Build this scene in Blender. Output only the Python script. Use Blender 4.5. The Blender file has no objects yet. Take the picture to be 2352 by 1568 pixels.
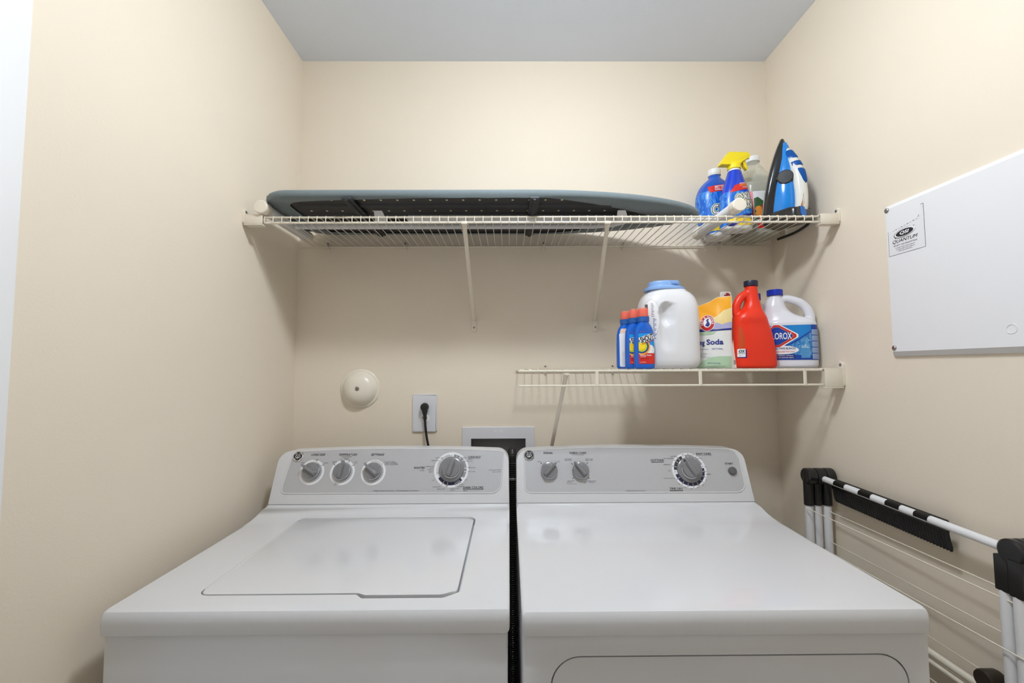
import bpy, bmesh, math, random
from mathutils import Vector, Matrix
from mathutils.bvhtree import BVHTree

# ------------------------------------------------------------------ camera, world, light, exposure
random.seed(7)
scene = bpy.context.scene
COL = scene.collection
EYE = 1.33                                   # eye height above the floor (m)
XL, XR, YB, ZC, YF = -0.744, 0.937, 1.522, EYE + 1.11, -0.95

cam_data = bpy.data.cameras.new('camera')
cam_data.sensor_width = 36.0
cam_data.sensor_fit = 'HORIZONTAL'
cam_data.lens = 1000.745 / 2352 * 36.0
cam_data.clip_start = 0.01
camera = bpy.data.objects.new('camera', cam_data)
COL.objects.link(camera)
pitch, yaw, roll = 0.058916, 0.0070298, -0.0042774
fwd = Vector((math.sin(yaw) * math.cos(pitch), math.cos(yaw) * math.cos(pitch), math.sin(pitch)))
rt = Vector((math.cos(yaw), -math.sin(yaw), 0))
up = rt.cross(fwd)
r2 = math.cos(roll) * rt + math.sin(roll) * up
u2 = -math.sin(roll) * rt + math.cos(roll) * up
m3 = Matrix((r2, u2, -fwd)).transposed()
camera.matrix_world = Matrix.Translation((0, 0, EYE)) @ m3.to_4x4()
scene.camera = camera

world = bpy.data.worlds.new('world')
scene.world = world
world.use_nodes = True
bg = world.node_tree.nodes['Background']
bg.inputs[0].default_value = (0.94, 0.97, 1.0, 1)
bg.inputs[1].default_value = 0.45             # hallway daylight coming in through the open doorway
LAMP = 150.0                                  # ceiling light emission
LAMP_POS = (0.12, 0.635)

vs = scene.view_settings
vs.view_transform = 'Standard'
vs.look = 'None'
vs.exposure = 0.0
vs.gamma = 1.0
vs.use_curve_mapping = False

# ------------------------------------------------------------------ materials
def lin(c):
    c /= 255.0
    return c / 12.92 if c <= 0.04045 else ((c + 0.055) / 1.055) ** 2.4

def rgb(r, g, b):
    return (lin(r), lin(g), lin(b), 1)

MATS = {}
def mat(name, col, rough=0.5, metal=0.0, coat=0.0, bump=0.0, bscale=200.0, vary=0.0, vscale=8.0, trans=0.0, alpha=1.0, spec=0.5, emit=0.0, sheen=0.0):
    if name in MATS:
        return MATS[name]
    m = bpy.data.materials.new(name)
    m.use_nodes = True
    nt = m.node_tree
    b = nt.nodes['Principled BSDF']
    c = rgb(*col)
    b.inputs['Base Color'].default_value = c
    b.inputs['Roughness'].default_value = rough
    b.inputs['Metallic'].default_value = metal
    b.inputs['Coat Weight'].default_value = coat
    b.inputs['Coat Roughness'].default_value = 0.08
    b.inputs['Specular IOR Level'].default_value = spec
    b.inputs['Transmission Weight'].default_value = trans
    b.inputs['Alpha'].default_value = alpha
    if sheen:
        b.inputs['Sheen Weight'].default_value = sheen
    if emit:
        b.inputs['Emission Color'].default_value = c
        b.inputs['Emission Strength'].default_value = emit
    if bump or vary:
        tc = nt.nodes.new('ShaderNodeTexCoord')
    if bump:
        n = nt.nodes.new('ShaderNodeTexNoise')
        n.inputs['Scale'].default_value = bscale
        n.inputs['Detail'].default_value = 3
        bp = nt.nodes.new('ShaderNodeBump')
        bp.inputs['Strength'].default_value = bump
        bp.inputs['Distance'].default_value = 0.002
        nt.links.new(tc.outputs['Object'], n.inputs['Vector'])
        nt.links.new(n.outputs['Fac'], bp.inputs['Height'])
        nt.links.new(bp.outputs['Normal'], b.inputs['Normal'])
    if vary:
        n = nt.nodes.new('ShaderNodeTexNoise')
        n.inputs['Scale'].default_value = vscale
        n.inputs['Detail'].default_value = 4
        mx = nt.nodes.new('ShaderNodeMix')
        mx.data_type = 'RGBA'
        mx.inputs['A'].default_value = tuple(x * (1 - vary) for x in c[:3]) + (1,)
        mx.inputs['B'].default_value = tuple(min(1, x * (1 + vary)) for x in c[:3]) + (1,)
        nt.links.new(tc.outputs['Object'], n.inputs['Vector'])
        nt.links.new(n.outputs['Fac'], mx.inputs['Factor'])
        nt.links.new(mx.outputs['Result'], b.inputs['Base Color'])
    MATS[name] = m
    return m

M_WALL = mat('beige wall paint', (234, 222, 203), 0.7, bump=0.12, bscale=260, vary=0.02, vscale=3, spec=0.25)
M_CEIL = mat('flat white ceiling paint', (230, 236, 246), 0.9, bump=0.15, bscale=220, spec=0.1)
M_FLOOR = mat('vinyl floor', (170, 160, 145), 0.5, vary=0.08, vscale=20)
M_TRIM = mat('white trim paint', (238, 239, 240), 0.35, bump=0.02, bscale=60)
M_ENAMEL = mat('white appliance enamel', (218, 218, 219), 0.16, coat=0.3, bump=0.006, bscale=420)
M_CONSOLE = mat('white console plastic', (216, 216, 217), 0.28, bump=0.01, bscale=900)
M_SILVER = mat('silver control panel', (190, 190, 192), 0.42, metal=0.25, vary=0.03, vscale=500)
M_KNOB = mat('grey knob plastic', (128, 128, 130), 0.22, coat=0.4, bump=0.004, bscale=500)
M_KNOBD = mat('dark grey plastic', (96, 96, 98), 0.3, bump=0.004, bscale=500)
M_CHROME = mat('chrome', (225, 225, 228), 0.12, metal=1.0, bump=0.003, bscale=300)
M_INK = mat('black ink', (34, 34, 38), 0.6, vary=0.05)
M_INKG = mat('grey ink', (92, 92, 95), 0.6, vary=0.05)
M_WHITEINK = mat('white print', (236, 236, 238), 0.45, vary=0.01)
M_NAVYINK = mat('navy print', (44, 44, 78), 0.45, vary=0.03)
M_DARKINK = mat('charcoal print', (62, 62, 64), 0.45, vary=0.03)
M_MIDINK = mat('mid grey print', (150, 150, 152), 0.45, vary=0.03)
M_GREYINK = mat('light grey print', (196, 196, 198), 0.45, vary=0.02)
M_VINYL = mat('cream vinyl coated wire', (232, 224, 206), 0.32, coat=0.15, bump=0.01, bscale=300)
M_CLIP = mat('cream plastic clip', (230, 221, 204), 0.4, bump=0.01, bscale=400)
M_WHITEP = mat('white plastic', (235, 235, 236), 0.3, bump=0.006, bscale=500)
M_PLATE = mat('pale grey white plastic', (222, 222, 226), 0.35, bump=0.006, bscale=500)
M_IVORY = mat('ivory plastic', (236, 228, 212), 0.3, bump=0.01, bscale=300, vary=0.02)
M_BLACKP = mat('black plastic', (26, 26, 27), 0.32, bump=0.02, bscale=500)
M_BLACKR = mat('black rubber', (24, 23, 23), 0.5, bump=0.02, bscale=300)
M_BRISTLE = mat('black bristles', (20, 20, 21), 0.55, bump=0.3, bscale=900)
M_BROWNP = mat('brown black plastic', (44, 35, 27), 0.4, bump=0.02, bscale=500)
M_STEEL = mat('screw steel', (150, 148, 144), 0.35, metal=0.9, bump=0.02, bscale=800)
M_TUBE = mat('white powder coated tube', (232, 232, 233), 0.35, bump=0.01, bscale=500)
M_FABRIC = mat('grey blue board cover', (120, 131, 134), 0.9, bump=0.25, bscale=1400, vary=0.06, vscale=60, spec=0.1, sheen=0.2)
M_MESH = mat('dark steel board', (58, 60, 64), 0.5, metal=0.3, bump=0.05, bscale=700)
M_PAD = mat('pale felt pad', (240, 232, 190), 0.9, bump=0.1, bscale=600)
M_HOSE = mat('black corrugated hose', (30, 28, 27), 0.35, bump=0.02, bscale=300)
M_BOXIN = mat('grey outlet box plastic', (150, 150, 152), 0.6, bump=0.02, bscale=300)

# ------------------------------------------------------------------ helpers
def obj(name, bm, m=None, parent=None, smooth=35, label=None, kind=None, loc=None):
    if isinstance(bm, bpy.types.Mesh):
        me = bm
    else:
        me = bpy.data.meshes.new(name)
        bmesh.ops.recalc_face_normals(bm, faces=bm.faces[:])
        bm.to_mesh(me)
        bm.free()
    me.name = name
    if m is not None and not me.materials:
        for k in (m if isinstance(m, (list, tuple)) else [m]):
            me.materials.append(k)
    if smooth is not None:
        me.shade_smooth()
        me.set_sharp_from_angle(angle=math.radians(smooth))
    o = bpy.data.objects.new(name, me)
    COL.objects.link(o)
    if parent is not None:
        o.parent = parent
    if label:
        o['label'] = label
    if kind:
        o['kind'] = kind
    if loc is not None:
        o.location = loc
    return o

def thing(name, label, cat, loc=(0, 0, 0), rotz=0.0, group=None):
    o = bpy.data.objects.new(name, None)
    o.empty_display_size = 0.02
    COL.objects.link(o)
    o.location = loc
    o.rotation_euler = (0, 0, rotz)
    o['label'] = label
    o['category'] = cat
    if group:
        o['group'] = group
    return o

def tag(o, label, cat, kind=None):
    o['label'] = label
    o['category'] = cat
    if kind:
        o['kind'] = kind
    return o

def merge(bm, other):
    me = bpy.data.meshes.new('tmp')
    other.to_mesh(me)
    other.free()
    bm.from_mesh(me)
    bpy.data.meshes.remove(me)

def box(bm, x0, x1, y0, y1, z0, z1, bev=0.0, seg=2):
    b = bmesh.new()
    bmesh.ops.create_cube(b, size=1.0)
    bmesh.ops.scale(b, vec=(x1 - x0, y1 - y0, z1 - z0), verts=b.verts)
    bmesh.ops.translate(b, vec=((x0 + x1) / 2, (y0 + y1) / 2, (z0 + z1) / 2), verts=b.verts)
    if bev:
        bmesh.ops.bevel(b, geom=b.edges[:], offset=bev, segments=seg, profile=0.5, affect='EDGES')
    merge(bm, b)
    return bm

def nbox(*a, **k):
    return box(bmesh.new(), *a, **k)

def tube(bm, pts, r, n=8, caps=True, closed=False):
    """swept round tube; r is a number or a list of radii (or (ra, rb) pairs)"""
    pts = [Vector(q) for q in pts]
    N = len(pts)
    prev = None
    rings = []
    for i, q in enumerate(pts):
        a = pts[(i - 1) % N] if (i > 0 or closed) else q
        c = pts[(i + 1) % N] if (i < N - 1 or closed) else q
        t = (c - a).normalized()
        if prev is None:
            h = Vector((0, 0, 1)) if abs(t.z) < 0.9 else Vector((0, 1, 0))
            nx = t.cross(h).normalized()
        else:
            nx = (prev - t * prev.dot(t)).normalized()
        prev = nx
        ny = t.cross(nx).normalized()
        rr = r[i] if isinstance(r, (list, tuple)) else r
        ra, rb = rr if isinstance(rr, (list, tuple)) else (rr, rr)
        rings.append([bm.verts.new(q + nx * (ra * math.cos(2 * math.pi * k / n)) + ny * (rb * math.sin(2 * math.pi * k / n))) for k in range(n)])
    rng = range(N if closed else N - 1)
    for i in rng:
        A, B = rings[i], rings[(i + 1) % N]
        for k in range(n):
            bm.faces.new((A[k], A[(k + 1) % n], B[(k + 1) % n], B[k]))
    if caps and not closed:
        bm.faces.new(rings[0][::-1])
        bm.faces.new(rings[-1])
    return bm

def ntube(*a, **k):
    return tube(bmesh.new(), *a, **k)

def smooth_path(pts, k=6):
    """Catmull-Rom resampling"""
    P = [Vector(q) for q in pts]
    out = []
    for i in range(len(P) - 1):
        p0 = P[i - 1] if i > 0 else P[i] * 2 - P[i + 1]
        p1, p2 = P[i], P[i + 1]
        p3 = P[i + 2] if i + 2 < len(P) else P[i + 1] * 2 - P[i]
        for j in range(k):
            t = j / k
            out.append(0.5 * ((2 * p1) + (p2 - p0) * t + (2 * p0 - 5 * p1 + 4 * p2 - p3) * t * t + (3 * p1 - p0 - 3 * p2 + p3) * t ** 3))
    out.append(P[-1])
    return out

def lathe(bm, prof, n=32, M=None):
    """prof: (r, z) pairs about the z axis, M an optional matrix"""
    M = M or Matrix.Identity(4)
    rings = []
    for r, z in prof:
        if r < 1e-6:
            rings.append([bm.verts.new(M @ Vector((0, 0, z)))])
        else:
            rings.append([bm.verts.new(M @ Vector((r * math.cos(2 * math.pi * k / n), r * math.sin(2 * math.pi * k / n), z))) for k in range(n)])
    for A, B in zip(rings, rings[1:]):
        for k in range(n):
            a, a2 = A[k % len(A)], A[(k + 1) % len(A)]
            b, b2 = B[k % len(B)], B[(k + 1) % len(B)]
            vs_ = []
            for v in (a, a2, b2, b):
                if v not in vs_:
                    vs_.append(v)
            if len(vs_) > 2:
                bm.faces.new(vs_)
    for R, rev in ((rings[0], True), (rings[-1], False)):
        if len(R) > 2:
            bm.faces.new(R[::-1] if rev else R)
    return bm

def nlathe(*a, **k):
    return lathe(bmesh.new(), *a, **k)

def sectioned(S, k=4):
    """smoothly interpolate loft sections (tuples of numbers, first one is z)"""
    out = []
    for i in range(len(S) - 1):
        p0 = S[i - 1] if i > 0 else S[i]
        p1, p2 = S[i], S[i + 1]
        p3 = S[i + 2] if i + 2 < len(S) else S[i + 1]
        for j in range(k):
            t = j / k
            row = []
            for a, b, c, d in zip(p0, p1, p2, p3):
                # monotone-ish hermite
                m1 = (c - a) / 2 if (b - a) * (c - b) > 0 else 0
                m2 = (d - b) / 2 if (c - b) * (d - c) > 0 else 0
                h = (2 * t ** 3 - 3 * t * t + 1) * b + (t ** 3 - 2 * t * t + t) * m1 + (-2 * t ** 3 + 3 * t * t) * c + (t ** 3 - t * t) * m2
                row.append(h)
            out.append(tuple(row))
    out.append(S[-1])
    return out

def loft(bm, S, n=40, cap=True):
    """S: (z, cx, cy, rx, ry, power) superellipse sections"""
    rings = []
    for z, cx, cy, rx, ry, pw in S:
        ring = []
        for k in range(n):
            a = 2 * math.pi * k / n
            c, s = math.cos(a), math.sin(a)
            ring.append(bm.verts.new((cx + rx * math.copysign(abs(c) ** (2 / pw), c), cy + ry * math.copysign(abs(s) ** (2 / pw), s), z)))
        rings.append(ring)
    for A, B in zip(rings, rings[1:]):
        for k in range(n):
            bm.faces.new((A[k], A[(k + 1) % n], B[(k + 1) % n], B[k]))
    if cap:
        bm.faces.new(rings[0][::-1])
        bm.faces.new(rings[-1])
    return bm

def nloft(*a, **k):
    return loft(bmesh.new(), *a, **k)

def roundpoly(pts, seg=6):
    """pts: (x, y, r) corners -> outline with rounded corners"""
    out = []
    N = len(pts)
    for i in range(N):
        p = Vector(pts[i][:2]); r = pts[i][2]
        a = Vector(pts[i - 1][:2]); c = Vector(pts[(i + 1) % N][:2])
        if r <= 0:
            out.append((p.x, p.y)); continue
        d1 = (a - p).normalized(); d2 = (c - p).normalized()
        ang = d1.angle(d2)
        t = min(r / math.tan(ang / 2), (a - p).length * 0.49, (c - p).length * 0.49)
        rr = t * math.tan(ang / 2)
        cen = p + (d1 + d2).normalized() * (rr / math.sin(ang / 2))
        v1 = p + d1 * t - cen; v2 = p + d2 * t - cen
        a1 = math.atan2(v1.y, v1.x); a2 = math.atan2(v2.y, v2.x)
        da = (a2 - a1 + math.pi) % (2 * math.pi) - math.pi
        for k in range(seg + 1):
            g = a1 + da * k / seg
            out.append((cen.x + rr * math.cos(g), cen.y + rr * math.sin(g)))
    return out

def rrect(x0, x1, y0, y1, r, seg=6):
    return roundpoly([(x0, y0, r), (x1, y0, r), (x1, y1, r), (x0, y1, r)], seg)

def frame(o, U, V):
    U = Vector(U).normalized(); V = Vector(V).normalized()
    return (Vector(o), U, V, U.cross(V))

def fp(F, u, v, w=0.0):
    return F[0] + F[1] * u + F[2] * v + F[3] * w

def plate(bm, pts, F, w0, w1, bev=0.0, seg=2, both=False):
    """flat outline extruded from w0 to w1 along the frame's normal, front rim bevelled"""
    b = bmesh.new()
    A = [b.verts.new(fp(F, u, v, w0)) for u, v in pts]
    B = [b.verts.new(fp(F, u, v, w1)) for u, v in pts]
    n = len(pts)
    b.faces.new(A[::-1]); top = b.faces.new(B)
    for k in range(n):
        b.faces.new((A[k], A[(k + 1) % n], B[(k + 1) % n], B[k]))
    if bev:
        es = list(top.edges)
        if both:
            es += [e for e in b.edges if all(v in A for v in e.verts)]
        bmesh.ops.bevel(b, geom=es, offset=bev, segments=seg, profile=0.5, affect='EDGES')
    merge(bm, b)
    return bm

def nplate(*a, **k):
    return plate(bmesh.new(), *a, **k)

_dg = None
def evaluated(me, setup):
    """mesh after modifiers set up by setup(obj)"""
    o = bpy.data.objects.new('tmp', me)
    COL.objects.link(o)
    extra = setup(o) or []
    bpy.context.view_layer.update()
    dg = bpy.context.evaluated_depsgraph_get()
    res = bpy.data.meshes.new_from_object(o.evaluated_get(dg))
    bpy.data.objects.remove(o)
    for e in extra:
        bpy.data.objects.remove(e)
    return res

def fuse(bm, voxel, iters=4):
    """one continuous blow-moulded skin out of overlapping closed shapes"""
    me = bpy.data.meshes.new('tmp')
    bmesh.ops.recalc_face_normals(bm, faces=bm.faces[:])
    bm.to_mesh(me); bm.free()
    def setup(o):
        md = o.modifiers.new('r', 'REMESH')
        md.mode = 'VOXEL'; md.voxel_size = voxel; md.adaptivity = 0
    r = evaluated(me, setup)
    b = bmesh.new(); b.from_mesh(r)
    bpy.data.meshes.remove(r)
    for _ in range(iters):
        bmesh.ops.smooth_vert(b, verts=b.verts, factor=0.5, use_axis_x=True, use_axis_y=True, use_axis_z=True)
    return b

def cut(bm, cutter):
    me = bpy.data.meshes.new('tmp'); bmesh.ops.recalc_face_normals(bm, faces=bm.faces[:]); bm.to_mesh(me); bm.free()
    ce = bpy.data.meshes.new('tmpc'); bmesh.ops.recalc_face_normals(cutter, faces=cutter.faces[:]); cutter.to_mesh(ce); cutter.free()
    def setup(o):
        co = bpy.data.objects.new('tmpc', ce); COL.objects.link(co)
        md = o.modifiers.new('b', 'BOOLEAN'); md.operation = 'DIFFERENCE'; md.solver = 'EXACT'; md.object = co
        return [co]
    return evaluated(me, setup)

# ---- flat print: text and shapes laid on a frame or pressed onto a curved body
_text_cache = {}
def text2d(s, shear=0.0, bold=0.0):
    key = (s, shear, bold)
    if key not in _text_cache:
        cu = bpy.data.curves.new('t', 'FONT')
        cu.body = s; cu.size = 1.0; cu.offset = bold; cu.resolution_u = 3
        o = bpy.data.objects.new('t', cu)
        COL.objects.link(o)
        bpy.context.view_layer.update()
        me = bpy.data.meshes.new_from_object(o.evaluated_get(bpy.context.evaluated_depsgraph_get()))
        vs_ = [(v.co.x + shear * v.co.y, v.co.y) for v in me.vertices]
        fs = [tuple(q.vertices) for q in me.polygons]
        bpy.data.objects.remove(o); bpy.data.curves.remove(cu); bpy.data.meshes.remove(me)
        x0 = min(v[0] for v in vs_); x1 = max(v[0] for v in vs_); y0 = min(v[1] for v in vs_); y1 = max(v[1] for v in vs_)
        vs_ = [((x - (x0 + x1) / 2) / (x1 - x0), (y - (y0 + y1) / 2) / (y1 - y0)) for x, y in vs_]
        _text_cache[key] = (vs_, fs)
    return _text_cache[key]

def rot2(pts, deg, c=(0, 0)):
    a = math.radians(deg); ca, sa = math.cos(a), math.sin(a)
    return [(c[0] + (x - c[0]) * ca - (y - c[1]) * sa, c[1] + (x - c[0]) * sa + (y - c[1]) * ca) for x, y in pts]

def ellipse(cx, cy, rx, ry, n=32, a0=0, a1=360):
    full = abs(a1 - a0) >= 360
    m = n if full else n + 1
    return [(cx + rx * math.cos(math.radians(a0 + (a1 - a0) * k / n)), cy + ry * math.sin(math.radians(a0 + (a1 - a0) * k / n))) for k in range(m)]

class Print:
    """collects flat printed shapes; mapf(u, v, lift) gives the 3-D point"""
    def __init__(self, mapf, step=None, base=0.0004, lift=0.00025):
        self.mapf = mapf; self.step = step; self.base = base; self.dl = lift
        self.V = []; self.F = []; self.MI = []; self.mats = []; self.layer = 0
    def mi(self, m):
        if m not in self.mats:
            self.mats.append(m)
        return self.mats.index(m)
    def raw(self, vs_, fs, m, layer):
        o = len(self.V)
        self.V += [self.mapf(u, v, self.base + self.dl * layer) for u, v in vs_]
        k = self.mi(m)
        for f in fs:
            self.F.append(tuple(o + i for i in f)); self.MI.append(k)
    def tess(self, vs_, fs, m, layer):
        if self.step is None:
            return self.raw(vs_, fs, m, layer)
        b = bmesh.new()
        vv = [b.verts.new((x, y, 0)) for x, y in vs_]
        for f in fs:
            try:
                b.faces.new([vv[i] for i in f])
            except ValueError:
                pass
        if any(len(f.verts) > 4 for f in b.faces):
            bmesh.ops.triangulate(b, faces=[f for f in b.faces if len(f.verts) > 4])
        for ax in (0, 1):
            lo = min(v.co[ax] for v in b.verts); hi = max(v.co[ax] for v in b.verts)
            k = math.floor(lo / self.step) + 1
            while k * self.step < hi:
                co = Vector((0, 0, 0)); co[ax] = k * self.step
                no = Vector((0, 0, 0)); no[ax] = 1
                bmesh.ops.bisect_plane(b, geom=b.verts[:] + b.edges[:] + b.faces[:], plane_co=co, plane_no=no)
                k += 1
        b.verts.index_update()
        self.raw([(v.co.x, v.co.y) for v in b.verts], [tuple(v.index for v in f.verts) for f in b.faces], m, layer)
        b.free()
    def poly(self, pts, m, layer=0):
        self.tess(pts, [tuple(range(len(pts)))], m, layer)
    def band(self, outer, inner, m, layer=0, closed=True):
        n = len(outer)
        fs = [(k, (k + 1) % n, n + (k + 1) % n, n + k) for k in range(n if closed else n - 1)]
        self.tess(outer + inner, fs, m, layer)
    def arc(self, cx, cy, r0, r1, a0, a1, m, layer=0, sx=1.0):
        n = max(3, int(abs(a1 - a0) / 7))
        full = abs(a1 - a0) >= 360
        self.band(ellipse(cx, cy, r1 * sx, r1, n, a0, a1), ellipse(cx, cy, r0 * sx, r0, n, a0, a1), m, layer, closed=full)
    def line(self, p, q, w, m, layer=0):
        p = Vector(p); q = Vector(q); d = (q - p).normalized(); s = Vector((-d.y, d.x)) * (w / 2)
        self.poly([tuple(p - s), tuple(q - s), tuple(q + s), tuple(p + s)], m, layer)
    def text(self, s, u, v, w, h, m, layer=1, rot=0, shear=0.0, bold=0.0):
        if bold and 'M' in s:                  # thicken by overprinting: outline offset folds over on the M
            for d in (-0.6, 0.6):
                self.text(s, u + d * bold * h * math.cos(math.radians(rot)), v + d * bold * h * math.sin(math.radians(rot)), w, h, m, layer, rot, shear, 0.0)
            return
        vs_, fs = text2d(s, shear, bold)
        pts = [(u + x * w, v + y * h) for x, y in vs_]
        if rot:
            pts = rot2(pts, rot, (u, v))
        if self.step and h > self.step * 1.5:
            self.tess(pts, fs, m, layer)
        else:
            self.raw(pts, fs, m, layer)
    def build(self, name, parent, label=None):
        me = bpy.data.meshes.new(name)
        me.from_pydata([tuple(v) for v in self.V], [], self.F)
        for m in self.mats:
            me.materials.append(m)
        me.polygons.foreach_set('material_index', self.MI)
        me.update()
        return obj(name, me, None, parent, smooth=None, label=label)

def framemap(F):
    return lambda u, v, w: fp(F, u, v, w)

def bodymap(mesh, y_from=-1.0):
    """project from the front (-y) onto a body"""
    t = BVHTree.FromPolygons([v.co.copy() for v in mesh.vertices], [tuple(q.vertices) for q in mesh.polygons])
    zs = [v.co.z for v in mesh.vertices]; zlo, zhi = min(zs), max(zs)
    last = [Vector((0, 0, 0))]
    def f(u, v, w):
        v = min(max(v, zlo + 0.0005), zhi - 0.0005)
        for s in (1.0, 0.98, 0.95, 0.9, 0.8):
            h = t.ray_cast(Vector((u * s, y_from, v)), Vector((0, 1, 0)))
            if h[0] is not None:
                n = h[1]
                if n.y > 0:
                    n = -n
                last[0] = h[0] + n * w
                return last[0]
        return last[0]
    return f

# ------------------------------------------------------------------ the room
def struct(name, bm, m, label, cat):
    o = obj(name, bm, m, smooth=30)
    return tag(o, label, cat, 'structure')

T = 0.1
# recess for the washer outlet box is left open in the back wall
HX0, HX1, HZ0, HZ1 = -0.134, 0.058, EYE - 0.40, EYE - 0.243
b = bmesh.new()
box(b, XL - T, HX0, YB, YB + T, 0, ZC)
box(b, HX1, XR + T, YB, YB + T, 0, ZC)
box(b, HX0, HX1, YB, YB + T, 0, HZ0)
box(b, HX0, HX1, YB, YB + T, HZ1, ZC)
struct('wall_back', b, M_WALL, 'beige painted back wall behind the machines', 'wall')
DY0, DY1, DH = -0.26, 0.555, 2.04            # door opening in the left wall
b = bmesh.new()
box(b, XL - T, XL, DY1, YB, 0, ZC)
box(b, XL - T, XL, YF, DY0, 0, ZC)
box(b, XL - T, XL, DY0, DY1, DH, ZC)
struct('wall_left', b, M_WALL, 'beige painted wall left of the washer', 'wall')
struct('wall_right', nbox(XR, XR + T, YF, YB, 0, ZC), M_WALL, 'beige painted wall right of the dryer', 'wall')
OX0, OX1 = -0.45, 0.65                       # open doorway behind the photographer
b = bmesh.new()
box(b, XL - T, OX0, YF - T, YF, 0, ZC)
box(b, OX1, XR + T, YF - T, YF, 0, ZC)
box(b, OX0, OX1, YF - T, YF, DH, ZC)
struct('wall_front', b, M_WALL, 'beige wall with the open doorway behind the viewer', 'wall')
struct('floor', nbox(XL - T, XR + T, YF - T, YB + T, -0.05, 0), M_FLOOR, 'pale vinyl floor under the machines', 'floor')
struct('ceiling', nbox(XL - T, XR + T, YF - T, YB + T, ZC, ZC + 0.05), M_CEIL, 'flat white ceiling with fine texture', 'ceiling')
b = bmesh.new()
CW = 0.0875
prof = [(0, 0), (0.011, 0), (0.013, 0.006), (0.018, 0.012), (0.018, CW - 0.012), (0.014, CW), (0, CW)]
for (ya, yb_, flip) in ((DY1, DY1 + CW, 1), (DY0 - CW, DY0, -1)):
    box(b, XL, XL + 0.017, ya, yb_, 0, DH + CW, 0.003)
box(b, XL, XL + 0.017, DY0, DY1, DH, DH + CW, 0.003)
struct('trim_1', b, M_TRIM, 'white door casing at the left edge of the left wall', 'door casing')
d = struct('door_1', nbox(XL - 0.045, XL - 0.01, DY0 + 0.004, DY1 - 0.004, 0.01, DH - 0.004, 0.002), M_TRIM, 'white door in the left wall', 'door')
obj('door_handle', nlathe([(0.026, 0), (0.026, 0.006), (0.012, 0.012), (0.012, 0.035), (0.026, 0.045), (0.027, 0.06), (0.015, 0.068), (0, 0.069)], 20,
    Matrix.Translation((XL - 0.01, DY0 + 0.07, 0.95)) @ Matrix.Rotation(math.pi / 2, 4, 'Y')), M_CHROME, d)

# ceiling light, flush mounted above the front of the machines
cl = thing('ceiling_light', 'round flush ceiling light above the front of the washer and dryer', 'light', (LAMP_POS[0], LAMP_POS[1], ZC))
obj('base', nlathe([(0.0, -0.028), (0.082, -0.028), (0.09, -0.024), (0.094, -0.004), (0.094, 0.0)], 48), M_WHITEP, cl)
obj('glass_shade', nlathe([(0, -0.090), (0.03, -0.0885), (0.06, -0.081), (0.080, -0.066), (0.089, -0.047), (0.088, -0.0285), (0, -0.0285)], 48),
    mat('lit opal glass', (240, 247, 255), 0.4, emit=LAMP), cl)

# ------------------------------------------------------------------ wire shelves
def end_bracket(parent, side, yf, hz, drop):
    """plastic end bracket that clasps the front lip and is screwed to the side wall"""
    xw = XR if side == 'right' else XL
    s = -1 if side == 'right' else 1          # towards the room
    b = bmesh.new()
    F = frame((xw, 0, 0), (0, s, 0), (0, 0, 1)) if s > 0 else frame((xw, 0, 0), (0, -1, 0), (0, 0, 1))
    g = 1 if s > 0 else -1
    # wall flange: triangle with a round screw ear
    pts = roundpoly([(g * (yf - 0.014), hz - drop - 0.004, 0.006), (g * (yf + 0.012), hz - drop - 0.004, 0.004), (g * (yf + 0.05), hz + 0.001, 0.004), (g * (yf + 0.004), hz + 0.026, 0.009), (g * (yf - 0.014), hz + 0.018, 0.009)])
    if s < 0:
        F = frame((xw, 0, 0), (0, -1, 0), (0, 0, 1))
    else:
        F = frame((xw, 0, 0), (0, 1, 0), (0, 0, 1))
    plate(b, pts, F, 0.0, 0.006, 0.0015)
    # clasp around the lip: front wall, floor and a short top hook
    xa, xb = sorted((xw + s * 0.004, xw + s * 0.056))
    box(b, xa, xb, yf - 0.013, yf - 0.0085, hz - drop - 0.006, hz + 0.004, 0.0018)
    box(b, xa, xb, yf - 0.013, yf + 0.012, hz - drop - 0.0095, hz - drop - 0.006, 0.0012)
    box(b, xa, xb, yf - 0.013, yf + 0.006, hz + 0.0015, hz + 0.005, 0.0012)
    o = obj('end_bracket', b, M_CLIP, parent)
    Mx = Matrix.Translation((xw + s * 0.0055, yf - 0.004, hz + 0.014)) @ Matrix.Rotation(s * math.pi / 2, 4, 'Y')
    obj('screw', nlathe([(0.0042, 0), (0.0042, 0.0012), (0.0025, 0.0022), (0, 0.0023)], 14, Mx), M_STEEL, o)
    return o

def wall_clip(parent, x, hz):
    b = bmesh.new()
    tube(b, [(x, YB - 0.0075 + 0.0065 * math.cos(a), hz + 0.0065 * math.sin(a)) for a in [math.radians(q) for q in range(-60, 250, 30)]], (0.0022), 6)
    box(b, x - 0.005, x + 0.005, YB - 0.005, YB, hz + 0.002, hz + 0.017, 0.0015)
    box(b, x - 0.004, x + 0.004, YB - 0.006, YB, hz - 0.013, hz - 0.004, 0.001)
    o = obj('wall_clip', b, M_CLIP, parent)
    obj('screw', nlathe([(0.0032, 0), (0.003, 0.0014), (0, 0.0018)], 12, Matrix.Translation((x, YB - 0.0049, hz + 0.012)) @ Matrix.Rotation(math.pi / 2, 4, 'X')), M_STEEL, o)

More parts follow.
